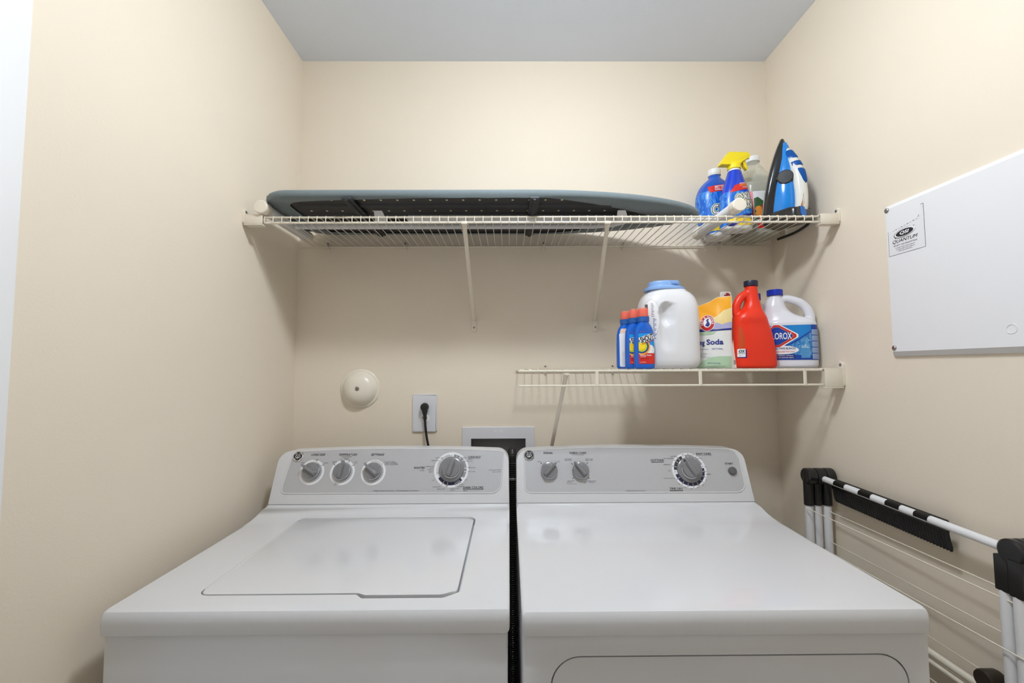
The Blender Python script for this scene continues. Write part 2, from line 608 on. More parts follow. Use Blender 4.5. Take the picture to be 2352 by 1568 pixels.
def brace(parent, xt, yt, ht, xw, hw):
    """diagonal support rod with a flattened screw plate on the wall"""
    b = bmesh.new()
    p0 = Vector((xt, yt, ht)); p1 = Vector((xw, YB - 0.006, hw + 0.022))
    tube(b, [p0, p0.lerp(p1, 0.04), p0.lerp(p1, 0.9), p1], [(0.008, 0.002), (0.0062, 0.005), (0.0062, 0.005), (0.0065, 0.0025)], 12)
    F = frame((xw, YB, hw), (1, 0, 0), (0, 0, 1))
    plate(b, rrect(-0.0085, 0.0085, -0.018, 0.026, 0.003), F, 0, 0.0035, 0.001)
    box(b, xt - 0.009, xt + 0.009, yt - 0.006, yt + 0.006, ht - 0.002, ht + 0.006, 0.001)
    o = obj('support_brace', b, M_CLIP, parent)
    obj('screw', nlathe([(0.0035, 0), (0.003, 0.0015), (0, 0.002)], 12, Matrix.Translation((xw, YB - 0.0034, hw - 0.003)) @ Matrix.Rotation(math.pi / 2, 4, 'X')), M_STEEL, o)

# upper shelf
UF, UH = 1.212, EYE + 0.4245                 # front lip, height of the top rail
us = thing('wire_shelf', 'long cream wire shelf holding the ironing board, spanning wall to wall', 'shelf', (0, 0, 0))
def rail(parent, x0, x1, y, z, r, name='rail'):
    b = ntube([(x0, y, z), (x0 + 0.0015, y, z), (x1 - 0.0015, y, z), (x1, y, z)], [r * 0.6, r, r, r * 0.6], 10)
    return obj(name, b, M_VINYL, parent)
rail(us, XL + 0.006, XR - 0.006, UF, UH, 0.0028)
rail(us, XL + 0.006, XR - 0.006, UF, UH - 0.0155, 0.0032)
rail(us, XL + 0.006, XR - 0.006, YB - 0.0075, UH, 0.0026)
b = ntube([(0, YB - 0.006, UH + 0.0036), (0, UF + 0.002, UH + 0.0036), (0, UF - 0.003, UH + 0.0022), (0, UF - 0.0045, UH - 0.002), (0, UF - 0.0045, UH - 0.0165)], 0.00125, 6)
o = obj('deck_wire', b, M_VINYL, us, smooth=60)
wire_me = o.data
N = 64
for i in range(N):
    x = -0.6868 + (0.8638 + 0.6868) * i / (N - 1)
    w = o if i == 0 else bpy.data.objects.new('deck_wire', wire_me)
    if i:
        COL.objects.link(w); w.parent = us
    w.location = (x, 0, 0)
end_bracket(us, 'left', UF, UH, 0.0155)
end_bracket(us, 'right', UF, UH, 0.0155)
for x in (-0.636, -0.364, 0.124, 0.4065, 0.75):
    wall_clip(us, x, UH)
brace(us, -0.125, UF, UH - 0.019, -0.122, EYE + 0.142)
brace(us, 0.281, UF, UH - 0.019, 0.303, EYE + 0.142)

# lower shelf
LF, LH = 1.224, EYE - 0.0115
LX0 = 0.0265
ls = thing('wire_shelf', 'short cream wire shelf above the dryer holding the laundry bottles', 'shelf', (0, 0, 0))
rail(ls, LX0, XR - 0.006, LF, LH, 0.0033)
rail(ls, LX0, XR - 0.006, LF - 0.001, LH - 0.041, 0.0030)
rail(ls, LX0 - 0.003, XR - 0.006, YB - 0.0075, LH + 0.002, 0.0030)
rail(ls, LX0, XR - 0.006, 1.325, LH + 0.0003, 0.0022, 'cross_rod')
rail(ls, LX0, XR - 0.006, 1.425, LH + 0.0003, 0.0022, 'cross_rod')
b = ntube([(0, YB - 0.006, LH + 0.0042), (0, LF + 0.002, LH + 0.0042), (0, LF - 0.003, LH + 0.0035), (0, LF - 0.0042, LH + 0.001), (0, LF - 0.0042, LH - 0.001)], 0.0012, 6)
o = obj('deck_wire', b, M_VINYL, ls, smooth=60)
wire_me = o.data
N = 36
for i in range(N):
    x = LX0 + 0.004 + 0.0249 * i
    w = o if i == 0 else bpy.data.objects.new('deck_wire', wire_me)
    if i:
        COL.objects.link(w); w.parent = ls
    w.location = (x, 0, 0)
for x in (0.2458, 0.5355, 0.8299):
    b = ntube([(x, LF - 0.0045, LH - 0.002), (x, LF - 0.0045, LH - 0.02), (x, LF - 0.0045, LH - 0.042)], [(0.005, 0.0018)] * 3, 12)
    obj('lip_strut', b, M_VINYL, ls)
end_bracket(ls, 'right', LF, LH, 0.041)
for x in (0.126, 0.36, 0.62):
    wall_clip(ls, x, LH + 0.002)
brace(ls, 0.1616, LF + 0.016, LH - 0.012, 0.136, EYE - 0.34)
WASHER_TEXT = [
("LOAD SIZE",-0.5665,0.1388,0.0413,0.0064,1),("TEMPERATURE",-0.4787,0.1383,0.0555,0.0064,1),("WASH/RINSE",-0.4815,0.1320,0.0296,0.0028,2),("SETTINGS",-0.3908,0.1378,0.0388,0.0064,1),("SMALL",-0.6067,0.1150,0.0128,0.0027,2),("LARGE",-0.5700,0.1236,0.0142,0.0028,2),("SUPER",-0.5402,0.1146,0.0141,0.0028,2),("COLD",-0.5152,0.1182,0.0128,0.0028,2),("COLD",-0.5152,0.1144,0.0115,0.0025,2),("WARM",-0.4807,0.1269,0.0142,0.0028,2),("COLD",-0.4814,0.1231,0.0116,0.0025,2),("HOT",-0.4523,0.1179,0.0089,0.0027,2),("COLD",-0.4524,0.1141,0.0115,0.0025,2),("OFF",-0.4236,0.1139,0.0090,0.0028,2),("Set when adding",-0.3522,0.1173,0.0309,0.0028,2),("FABRIC SOFTENER",-0.3492,0.1131,0.0359,0.0029,2),("and/or CLEAN RINSE",-0.3462,0.1090,0.0384,0.0027,2),("OFF",-0.1733,0.1328,0.0078,0.0028,2),("HEAVY",-0.1539,0.1323,0.0130,0.0028,2),("MEDIUM",-0.1369,0.1277,0.0168,0.0028,2),("LIGHT",-0.1329,0.1236,0.0116,0.0028,2),("EXTRA LIGHT",-0.1197,0.1172,0.0257,0.0028,2),("RINSE & SOAK",-0.1114,0.0988,0.0230,0.0027,2),("DRAIN & SPIN",-0.1110,0.0872,0.0229,0.0027,2),("OFF",-0.1266,0.0639,0.0076,0.0027,2),("HEAVY",-0.1374,0.0507,0.0138,0.0027,2),("MEDIUM",-0.1428,0.0455,0.0176,0.0026,2),("LIGHT",-0.1494,0.0404,0.0125,0.0026,2),("EXTRA",-0.1638,0.0405,0.0125,0.0026,2),("LIGHT",-0.1636,0.0358,0.0125,0.0026,2),("RINSE & SOAK",-0.1969,0.0390,0.0238,0.0026,2),("DRAIN & SPIN",-0.2092,0.0451,0.0226,0.0026,2),("OFF",-0.2206,0.0633,0.0076,0.0027,2),("HEAVY",-0.2293,0.0871,0.0128,0.0028,2),("MEDIUM",-0.2310,0.0928,0.0166,0.0027,2),("LIGHT",-0.2275,0.0978,0.0115,0.0027,2),("EXTRA LIGHT",-0.2318,0.1028,0.0255,0.0028,2),("RINSE & SOAK",-0.2189,0.1196,0.0232,0.0028,2),("DRAIN & SPIN",-0.2072,0.1271,0.0232,0.0028,2),("WHITES",-0.2640,0.0989,0.0320,0.0063,1),("REGULAR",-0.2557,0.0915,0.0127,0.0025,2),("CASUALS",-0.1034,0.1294,0.0362,0.0059,1),("REGULAR",-0.1161,0.1228,0.0116,0.0025,2),("DARK COLORS",-0.1044,0.0425,0.0577,0.0067,0),("REGULAR",-0.1260,0.0338,0.0138,0.0024,2),("Pull Knob to START",-0.0423,0.0917,0.0357,0.0030,2),("Push to STOP",-0.0378,0.0862,0.0255,0.0029,2),("Multiple Clothes Care Cycles - 2 Wash/Spin Speed Combinations",-0.3246,0.0350,0.1297,0.0043,2),]
DRYER_TEXT = [
("SIGNAL",0.1156,0.1401,0.0286,0.0059,0),("OFF",0.0875,0.1148,0.0084,0.0030,3),("ON",0.1448,0.1145,0.0070,0.0031,3),("FABRIC CARE",0.2040,0.1396,0.0494,0.0059,0),("& Heat Settings",0.2049,0.1340,0.0338,0.0033,3),("COTTONS",0.1736,0.1216,0.0206,0.0031,3),("REGULAR HEAT",0.1734,0.1178,0.0219,0.0023,3),("EASY CARE",0.2363,0.1213,0.0220,0.0030,3),("MEDIUM HEAT",0.2360,0.1175,0.0219,0.0023,3),("AIR FLUFF",0.1772,0.0590,0.0202,0.0032,3),("NO HEAT",0.1732,0.0549,0.0139,0.0022,3),("Time Dry Cycle Only",0.1805,0.0508,0.0290,0.0027,3),("DELICATES",0.2392,0.0586,0.0228,0.0032,3),("LOW HEAT",0.2395,0.0545,0.0164,0.0022,3),("COTTONS",0.4375,0.1166,0.0388,0.0064,0),("EASY CARE",0.5790,0.1349,0.0443,0.0059,0),("OFF",0.5168,0.1332,0.0078,0.0029,3),("MORE DRY",0.5406,0.1313,0.0208,0.0030,3),("LESS DRY",0.5626,0.1210,0.0182,0.0031,3),("OFF",0.5765,0.0969,0.0071,0.0028,3),("80 MIN",0.5812,0.0757,0.0128,0.0029,3),("70",0.5715,0.0592,0.0051,0.0032,3),("60",0.5587,0.0462,0.0050,0.0032,3),("50",0.5427,0.0388,0.0050,0.0032,3),("40",0.5245,0.0359,0.0050,0.0032,3),("30",0.5070,0.0402,0.0051,0.0031,3),("20",0.4916,0.0490,0.0051,0.0032,3),("QUICK FLUFF 10",0.4651,0.0647,0.0330,0.0029,3),("OFF",0.4686,0.0859,0.0070,0.0027,3),("MORE DRY",0.4651,0.1038,0.0206,0.0030,3),("OPTIMUM DRY",0.4719,0.1215,0.0285,0.0030,3),("LESS DRY",0.4886,0.1278,0.0181,0.0031,3),("TIME DRY",0.4804,0.0358,0.0377,0.0067,0),("START",0.6488,0.1059,0.0233,0.0056,0),("Multiple Clothes Care Cycles",0.3628,0.0309,0.0564,0.0036,3),]
PF = frame((0, 1.262, EYE - 0.385), (1, 0, 0), (0, 0.38745962, 0.92188668))

def rect_knob_grip(b, F, u, v, w, ang, L0, L1, wd, h):
    """tapered finger grip pointing along ang; L0 behind, L1 ahead of the centre"""
    a = math.radians(ang)
    def P(s, t):
        return (u + s * math.cos(a) - t * math.sin(a), v + s * math.sin(a) + t * math.cos(a))
    lo = [P(-L0, -wd * .8), P(-L0 * .5, -wd), P(L1 * .6, -wd * .85), P(L1, -wd * .25), P(L1, wd * .25), P(L1 * .6, wd * .85), P(-L0 * .5, wd), P(-L0, wd * .8)]
    hi = [P(-L0 * .8, -wd * .3), P(-L0 * .4, -wd * .42), P(L1 * .6, -wd * .36), P(L1 * .97, -wd * .15), P(L1 * .97, wd * .15), P(L1 * .6, wd * .36), P(-L0 * .4, wd * .42), P(-L0 * .8, wd * .3)]
    q = bmesh.new()
    A = [q.verts.new(fp(F, *p_, w)) for p_ in lo]
    B = [q.verts.new(fp(F, *p_, w + h * .7)) for p_ in [((l[0] + k[0]) / 2, (l[1] + k[1]) / 2) for l, k in zip(lo, hi)]]
    C = [q.verts.new(fp(F, *p_, w + h)) for p_ in hi]
    n = len(lo)
    q.faces.new(A[::-1]); q.faces.new(C)
    for X, Y in ((A, B), (B, C)):
        for k in range(n):
            q.faces.new((X[k], X[(k + 1) % n], Y[(k + 1) % n], Y[k]))
    bmesh.ops.bevel(q, geom=q.edges[:], offset=0.0008, segments=2, profile=0.5, affect='EDGES')
    merge(b, q)

def fmat(F, u, v, w=0.0):
    o_ = fp(F, u, v, w)
    R = Matrix((F[1], F[2], F[3])).transposed().to_4x4()
    return Matrix.Translation(o_) @ R

def knob(parent, F, u, v, ang, r, big=False):
    Mx = fmat(F, u, v, 0.0016)
    if big:
        k = obj('knob', nlathe([(r, 0), (r, 0.004), (r * .97, 0.0075), (r * .9, 0.009), (r * .70, 0.0095), (0, 0.0095)], 40, Mx), M_KNOB, parent)
        ri = r * .68
        obj('knob_rim', nlathe([(ri + .001, 0.009), (ri + .0012, 0.011), (ri, 0.0125), (0, 0.0125)], 40, Mx), M_CHROME, k)
        b = nlathe([(ri, 0.012), (ri, 0.019), (ri * .95, 0.0215), (ri * .7, 0.0225), (0, 0.0225)], 36, Mx)
        rect_knob_grip(b, F, u, v, 0.0225, ang, ri * .92, ri * 1.1, 0.0095, 0.011)
        obj('grip', b, M_KNOB, k)
    else:
        k = obj('knob', nlathe([(r * 1.02, 0), (r * 1.02, 0.003), (r, 0.0035), (r, 0.010), (r * .96, 0.0125), (r * .8, 0.0138), (0, 0.0142)], 40, Mx), M_KNOB, parent)
        obj('knob_rim', nlathe([(r * 1.0, 0.0082), (r * 1.035, 0.0090), (r * 1.0, 0.0098)], 40, Mx), M_CHROME, k)
        b = bmesh.new()
        rect_knob_grip(b, F, u, v, 0.0132, ang, r * .9, r * 1.28, r * .34, 0.0125)
        obj('grip', b, M_KNOB, k)
    return k

def badge(parent, F, u, v):
    bd = obj('badge', nlathe([(0.0155, 0), (0.0155, 0.0022), (0.0142, 0.0036), (0.0128, 0.0036), (0.0124, 0.003), (0, 0.003)], 36, fmat(F, u, v, 0.0012)), M_CHROME, parent, label='round chrome maker badge')
    pr = Print(framemap(F), base=0.0046, lift=0.0002)
    pts = []
    for k in range(72):
        a = 2 * math.pi * k / 72
        rr = 0.0102 + 0.0018 * abs(math.cos(2 * a))
        pts.append((u + rr * math.cos(a), v + rr * math.sin(a)))
    pr.poly(pts, M_INK, 0)
    for s in (-1, 1):
        pr.arc(u + s * 0.0042, v - 0.0008, 0.0022, 0.0032, 20 if s < 0 else -160, 320 if s < 0 else 140, M_WHITEINK, 1)
        pr.arc(u + s * 0.0036, v + 0.005, 0.0016, 0.0025, -30, 240, M_WHITEINK, 1)
    pr.line((u - 0.005, v - 0.006), (u + 0.005, v - 0.0035), 0.0012, M_WHITEINK, 1)
    pr.line((u, v - 0.0075), (u, v + 0.001), 0.001, M_WHITEINK, 1)
    pr.build('monogram', bd)

def machine(name, label, x0, x1, yf, dryer):
    """x0..x1 top panel, yf front of the top's rim. Returns the root (built in room coordinates)."""
    root = thing(name, label, 'washing machine' if not dryer else 'dryer', ((x0 + x1) / 2, yf + 0.33, 0))
    off = Vector(root.location)
    def put(n, bm, m, parent=None, **k):
        if isinstance(bm, bpy.types.Mesh):
            bm.transform(Matrix.Translation(-off))
        else:
            bmesh.ops.translate(bm, vec=-off, verts=bm.verts)
        return obj(n, bm, m, parent or root, **k)
    H = EYE
    # cabinet
    b = bmesh.new()
    fo_ = 0.005 if dryer else 0.006
    box(b, x0 + (0.001 if dryer else 0.004), x1 - (0.001 if dryer else 0.004), yf + fo_, 1.405, 0.025, H - 0.436, 0.004, 3)
    if dryer:
        FD = frame((0, yf + 0.005, 0), (1, 0, 0), (0, 0, 1))
        c = bmesh.new()
        plate(c, rrect(0.0665, 0.6645, 0.16, H - 0.479, 0.05, 10), FD, -0.010, 0.02)
        b = cut(b, c)
    put('cabinet', b, M_ENAMEL)
    for fx in (x0 + 0.05, x1 - 0.05):
        for fy in (yf + 0.06, 1.36):
            put('levelling_foot', nlathe([(0.02, 0.0), (0.02, 0.012), (0.008, 0.014), (0.008, 0.03)], 14, Matrix.Translation((fx, fy, 0))), M_BLACKR)
    # top panel with the raised cove at the back
    prof = [(yf, H - 0.444), (yf - 0.0015, H - 0.425), (yf, H - 0.414), (yf + 0.004, H - 0.4075), (yf + 0.012, H - 0.405),
            (1.15, H - 0.405), (1.185, H - 0.4035), (1.212, H - 0.399), (1.235, H - 0.392), (1.25, H - 0.387), (1.262, H - 0.3862),
            (1.40, H - 0.3862), (1.405, H - 0.40), (1.405, H - 0.444)]
    b = bmesh.new()
    A = [b.verts.new((x0, y, z)) for y, z in prof]; B = [b.verts.new((x1, y, z)) for y, z in prof]
    n = len(prof)
    fa = b.faces.new(A[::-1]); fb = b.faces.new(B)
    for k in range(n):
        b.faces.new((A[k], A[(k + 1) % n], B[(k + 1) % n], B[k]))
    bmesh.ops.bevel(b, geom=list(fa.edges) + list(fb.edges), offset=0.007, segments=4, profile=0.5, affect='EDGES')
    if not dryer:
        FT = frame((0, 0, H - 0.405), (1, 0, 0), (0, 1, 0))
        c = bmesh.new()
        outer = roundpoly([(-0.5625, 0.8075, 0.022), (-0.275, 0.8075, 0.008), (-0.262, 0.794, 0.008), (-0.118, 0.794, 0.012), (-0.0905, 0.814, 0.012), (-0.0905, 1.1987, 0.018), (-0.5625, 1.1987, 0.018)])
        plate(c, outer, FT, -0.016, 0.03)
        me = cut(b, c)
        put('top_panel', me, M_ENAMEL, smooth=30)
        c = bmesh.new()
        lidp = roundpoly([(-0.5605, 0.810, 0.02), (-0.272, 0.810, 0.01), (-0.258, 0.803, 0.01), (-0.122, 0.803, 0.02), (-0.0955, 0.818, 0.014), (-0.0955, 1.198, 0.018), (-0.5605, 1.198, 0.018)])
        plate(c, lidp, FT, -0.012, 0.0012, 0.003, 3)
        put('lid', c, M_ENAMEL)
    else:
        put('top_panel', b, M_ENAMEL)
        FD = frame((0, yf + 0.005, 0), (1, 0, 0), (0, 0, 1))
        c = bmesh.new()
        plate(c, rrect(0.0690, 0.6620, 0.1625, H - 0.4815, 0.0475, 10), FD, -0.0099, -0.0004, 0.0075, 5)
        put('door', c, M_ENAMEL)
    # console: sloping face, arched top, rounded upper corners
    F = (PF[0] - off, PF[1], PF[2], PF[3])
    Hh = 0.1492
    us_ = [x0 + 0.0005, x1 - 0.0005]
    pts = [(us_[0], -0.001), (us_[1], -0.001)]
    pts += [(us_[1] - 0.001, 0.05)]
    c0 = roundpoly([(us_[0], -0.001, 0), (us_[1], -0.001, 0), (us_[1] - 0.001, Hh - 0.001, 0.034), (us_[0] + 0.001, Hh - 0.001, 0.034)], 8)
    c1 = []
    xm = (x0 + x1) / 2
    for u, v in c0:
        if v > 0.05:
            v += 0.009 * (1 - ((u - xm) / ((x1 - x0) / 2)) ** 2) * min(1, (v - 0.05) / 0.08)
        c1.append((u, v))
    # add points along the arched top so that it bows smoothly
    full = []
    for i, q in enumerate(c1):
        full.append(q)
        nx = c1[(i + 1) % len(c1)]
        if q[1] > 0.12 and nx[1] > 0.12 and abs(nx[0] - q[0]) > 0.2:
            for k in range(1, 16):
                u = q[0] + (nx[0] - q[0]) * k / 16
                full.append((u, Hh - 0.001 + 0.009 * (1 - ((u - xm) / ((x1 - x0) / 2)) ** 2)))
    b = bmesh.new()
    plate(b, full, F, -0.001, 0.0, 0.0)
    bmesh.ops.delete(b, geom=b.verts[:], context='VERTS')
    A = [b.verts.new(fp(F, u, v, 0)) for u, v in full]
    # rear outline: vertical back, pulled in
    B = []
    for u, v in full:
        q = fp(F, u, v, 0)
        B.append(b.verts.new((q.x, 1.385 - off.y, q.z + (0.0 if v < 0.02 else -0.004))))
    n = len(full)
    b.faces.new(A); b.faces.new(B[::-1])
    for k in range(n):
        b.faces.new((A[k], B[k], B[(k + 1) % n], A[(k + 1) % n]))
    bmesh.ops.recalc_face_normals(b, faces=b.faces[:])
    es = [e for e in b.edges if all(v in A for v in e.verts)]
    bmesh.ops.bevel(b, geom=es, offset=0.0032, segments=3, profile=0.5, affect='EDGES')
    con = obj('console', b, M_CONSOLE, root)
    if not dryer:
        pp = [(-0.6535, 0.055, 0.0), (-0.6535, 0.0295, 0.024), (-0.026, 0.0275, 0.028), (-0.0165, 0.143, 0.004), (-0.030, 0.1475, 0.004), (-0.1, 0.1508, 0), (-0.2, 0.1541, 0), (-0.27, 0.1550, 0), (-0.343, 0.1554, 0), (-0.42, 0.1550, 0), (-0.49, 0.1541, 0), (-0.58, 0.1508, 0), (-0.630, 0.1475, 0.006), (-0.642, 0.140, 0.006)]
    else:
        pp = [(0.0455, 0.06, 0.0), (0.0455, 0.0275, 0.028), (0.682, 0.0255, 0.028), (0.682, 0.12, 0.02), (0.674, 0.140, 0.008), (0.658, 0.1475, 0.006), (0.60, 0.1510, 0), (0.52, 0.1540, 0), (0.44, 0.1550, 0), (0.36, 0.1554, 0), (0.28, 0.1550, 0), (0.2, 0.1540, 0), (0.12, 0.1510, 0), (0.062, 0.1478, 0.006), (0.044, 0.141, 0.006)]
    outl = roundpoly(pp, 8)
    # thin bead around the panel
    cen = Vector((sum(p_[0] for p_ in outl) / len(outl), sum(p_[1] for p_ in outl) / len(outl)))
    bead = bmesh.new()
    low = [(u, v) for u, v in outl if v < 0.148]
    i0 = max(range(len(outl)), key=lambda i: (outl[i][1] < 0.145, 0))
    tube(bead, [fp(F, u, min(v, 0.1475 + 0.008), 0.0006) for u, v in outl], 0.0018, 6, closed=True)
    obj('panel_bead', bead, M_CONSOLE, con)
    b = bmesh.new()
    plate(b, outl, F, -0.0005, 0.0012, 0.0005, 1)
    panel = obj('control_panel', b, M_SILVER, root)
    groups = {}
    for t, u, v, w, h, st in (DRYER_TEXT if dryer else WASHER_TEXT):
        if t.startswith('Multiple'):
            key = 'note'
        elif t.startswith('Pu'):
            key = 'hint'
        elif dryer:
            key = 'signal' if u < 0.16 else 'fabric' if u < 0.3 else 'start' if u > 0.63 else 'dial'
        else:
            key = 'load' if u < -0.525 else 'temperature' if u < -0.44 else 'settings' if u < -0.32 else 'dial'
        if key not in groups:
            groups[key] = Print(framemap(F), base=0.0014, lift=0.00012)
        big = st < 2
        groups[key].text(t, u, v, w, h, M_INK if big else M_INKG, 3, shear=0.25 if st in (1, 2) else 0.0, bold=0.018 if big else 0.004)
    pr = groups['dial']
    for key in groups:
        if key != 'dial':
            groups[key].build('lettering', panel)
    return root, F, pr, panel

washer, F, pr, panel = machine('washing_machine', 'white top-loading washing machine with silver control panel, left of the dryer', -0.6855, -0.0005, 0.757, False)
KS = ((-0.5767, 0.0905, 148, (75, 35)), (-0.4876, 0.0895, 82, (140, 105, 65, 35)), (-0.3974, 0.0890, 140, ()))
def ray(pr, u, v, t, r0, r1, w, m, layer):
    a = math.radians(t)
    pr.line((u + r0 * math.cos(a), v + r0 * math.sin(a)), (u + r1 * math.cos(a), v + r1 * math.sin(a)), w, m, layer)
def new_print():
    return Print(framemap(F), base=0.0014, lift=0.00012)
pr.line((-0.134, 0.0375), (-0.0745, 0.0375), 0.0012, M_INK, 2)
pr.line((-0.122, 0.1245), (-0.087, 0.1245), 0.0005, M_INKG, 2)
pr.build('lettering', panel)
for u, v, a, tk in KS:
    k = knob(washer, F, u, v, a, 0.0235)
    d_ = new_print()
    d_.arc(u, v - 0.002, 0.0295, 0.036, 0, 360, M_WHITEINK, 0)
    for q in tk:
        ray(d_, u, v - 0.002, q, 0.031, 0.0385, 0.0014, M_INK, 2)
    if not tk:
        d_.arc(u, v - 0.002, 0.0318, 0.0332, 40, 110, M_MIDINK, 1)
    d_.build('dial_print', k)
u, v = -0.17, 0.0935
k = knob(washer, F, u, v, 72, 0.0365, big=True)
d_ = new_print()
d_.arc(u, v, 0.030, 0.0505, 0, 360, M_WHITEINK, 0)
for a0, a1, m in ((-32, 20, M_MIDINK), (20, 82, M_MIDINK), (100, 150, M_GREYINK), (150, 200, M_GREYINK), (-146, -42, M_NAVYINK)):
    d_.arc(u, v, 0.030, 0.0445, a0, a1, m, 1)
for q in (70, 57, 52, 38, 5, -8, 125, 140, 165, 172, 179, 186):
    ray(d_, u, v, q, 0.038, 0.0465, 0.0016, M_WHITEINK, 2)
for q in (-52, -58, -64, -71, -103, -120):
    ray(d_, u, v, q, 0.037, 0.044, 0.0017, M_GREYINK, 2)
    ray(d_, u, v, q, 0.044, 0.0495, 0.0013, M_INK, 2)
d_.build('dial_print', k)
badge(washer, F, -0.625, 0.1340)

dryer, F, pr, panel = machine('clothes_dryer', 'white clothes dryer with silver control panel, right of the washing machine', 0.0195, 0.7015, 0.747, True)
pr.line((0.4195, 0.1112), (0.4565, 0.1112), 0.0016, M_INK, 2)
pr.line((0.4605, 0.0305), (0.4995, 0.0305), 0.0016, M_INK, 2)
pr.line((0.556, 0.1303), (0.602, 0.1303), 0.0006, M_INKG, 2)
pr.build('lettering', panel)
for u, v, a, tk in ((0.116, 0.0885, 45, (136,)), (0.208, 0.088, 128, (140, 45, -42, -138))):
    k = knob(dryer, F, u, v, a, 0.0235)
    d_ = new_print()
    d_.arc(u, v, 0.0325, 0.0335, 0, 360, M_GREYINK, 0)
    for q in tk:
        ray(d_, u, v, q, 0.028, 0.034, 0.0015, M_INK, 2)
    d_.build('dial_print', k)
u, v = 0.5275, 0.0875
k = knob(dryer, F, u, v, 122, 0.0365, big=True)
d_ = new_print()
d_.arc(u, v, 0.030, 0.0505, 0, 360, M_WHITEINK, 0)
for a0, a1, m in ((112, 178, M_DARKINK), (22, 98, M_MIDINK), (-164, 8, M_NAVYINK)):
    d_.arc(u, v, 0.030, 0.0445, a0, a1, m, 1)
for q in (165, 143, 128, 85, 55, -5, -25, -45, -65, -85, -105, -125, -148):
    ray(d_, u, v, q, 0.037, 0.0435, 0.0018, M_GREYINK, 2)
    ray(d_, u, v, q, 0.0435, 0.0495, 0.0012, M_INK, 2)
for q in (186, 105, 15):
    a = math.radians(q)
    d_.poly(ellipse(u + 0.043 * math.cos(a), v + 0.043 * math.sin(a), 0.0012, 0.0012, 10), M_INK, 2)
d_.build('dial_print', k)
pm = Print(framemap(F), base=0.0112, lift=0.0002)
pm.poly(rot2([(0.5275 + 0.0255, 0.0875 - 0.0042), (0.5275 + 0.035, 0.0875), (0.5275 + 0.0255, 0.0875 + 0.0042)], 115, (0.5275, 0.0875)), M_INK)
pm.build('pointer_mark', k)
b = nlathe([(0.0118, 0), (0.0118, 0.003), (0.0112, 0.0062), (0.0095, 0.0078), (0, 0.0086)], 28, fmat(F, 0.653, 0.0845, 0.0012))
obj('start_button', b, M_KNOBD, dryer)
badge(dryer, F, 0.0584, 0.1335)

# ------------------------------------------------------------------ ironing board on the upper shelf
DECK_U = UH + 0.0049                          # top of the upper deck wires
DECK_L = LH + 0.0054
ib = thing('ironing_board', 'ironing board with grey blue cover lying on the long wire shelf', 'ironing board', (-0.05, 1.335, DECK_U))
IO = Vector(ib.location)
BH0, BH1 = EYE + 0.470, EYE + 0.490           # underside and top of the board

def board_half(x):
    """half width of the board at x"""
    x0, x1 = -0.697, 0.597
    if x < x0 + 0.09:
        t = max(0.0, (x - x0) / 0.09)
        return 0.172 * (0.50 + 0.50 * math.sqrt(max(0, 1 - (1 - t) ** 2)))
    if x < 0.05:
        return 0.172
    t = (x - 0.05) / (x1 - 0.05)
    return 0.172 * max(0.0, (1 - t ** 2.1)) ** 0.62
YC = 1.3435
fr, bk = [], []
xs = [-0.697 + 0.09 * (1 - math.cos(math.pi / 2 * k / 12)) for k in range(12)] + [-0.607 + 0.657 * k / 24 for k in range(24)] + [0.05 + 0.547 * (math.sin(math.pi / 2 * k / 26)) for k in range(27)]
for x in xs:
    h_ = board_half(x)
    fr.append((x, YC - h_)); bk.append((x, YC + h_))
lx = -0.697
left = [(lx, YC + board_half(lx) * (1 - 2 * k / 10)) for k in range(1, 10)]
outline = fr + bk[::-1][1:] + left
ON = len(outline)
def inset(i, d):
    a = Vector(outline[i - 1]); p_ = Vector(outline[i]); c = Vector(outline[(i + 1) % ON])
    t = (c - a)
    if t.length < 1e-6:
        t = Vector((1, 0))
    t.normalize()
    n_ = Vector((-t.y, t.x))                   # outline runs counter-clockwise: inward is left
    return p_ + n_ * d
# steel top
b = bmesh.new()
A = [b.verts.new((inset(i, 0.006).x, inset(i, 0.006).y, BH0)) for i in range(ON)]
B = [b.verts.new((inset(i, 0.006).x, inset(i, 0.006).y, BH0 + 0.012)) for i in range(ON)]
b.faces.new(A[::-1]); b.faces.new(B)
for k in range(ON):
    b.faces.new((A[k], A[(k + 1) % ON], B[(k + 1) % ON], B[k]))
bmesh.ops.translate(b, vec=-IO, verts=b.verts)
top = obj('board_top', b, M_MESH, ib, label='dark perforated steel underside')
# stiffening ribs pressed along the underside
for yy, x1_ in ((1.243, 0.36), (1.315, 0.48), (1.38, 0.48), (1.445, 0.36)):
    b = bmesh.new()
    tube(b, [Vector((-0.60, yy, BH0)) - IO, Vector((x1_ - 0.06, yy, BH0)) - IO], [(0.011, 0.0045)] * 2, 12)
    obj('stiffening_rib', b, M_MESH, top)
# perforations: felt pad seen through small oval holes
b = bmesh.new()
for yy, xa, xb in ((1.201, -0.59, 0.20), (1.285, -0.59, 0.36), (1.347, -0.59, 0.40), (1.412, -0.59, 0.36)):
    x = xa
    while x < xb:
        vs_ = [b.verts.new(Vector((x + 0.0034 * math.cos(q * math.pi / 4), yy + 0.0046 * math.sin(q * math.pi / 4), BH0 - 0.0004)) - IO) for q in range(8)]
        b.faces.new(vs_[::-1])
        x += 0.0463
obj('perforations', b, M_PAD, top, kind='stuff', label='rows of small pale holes')
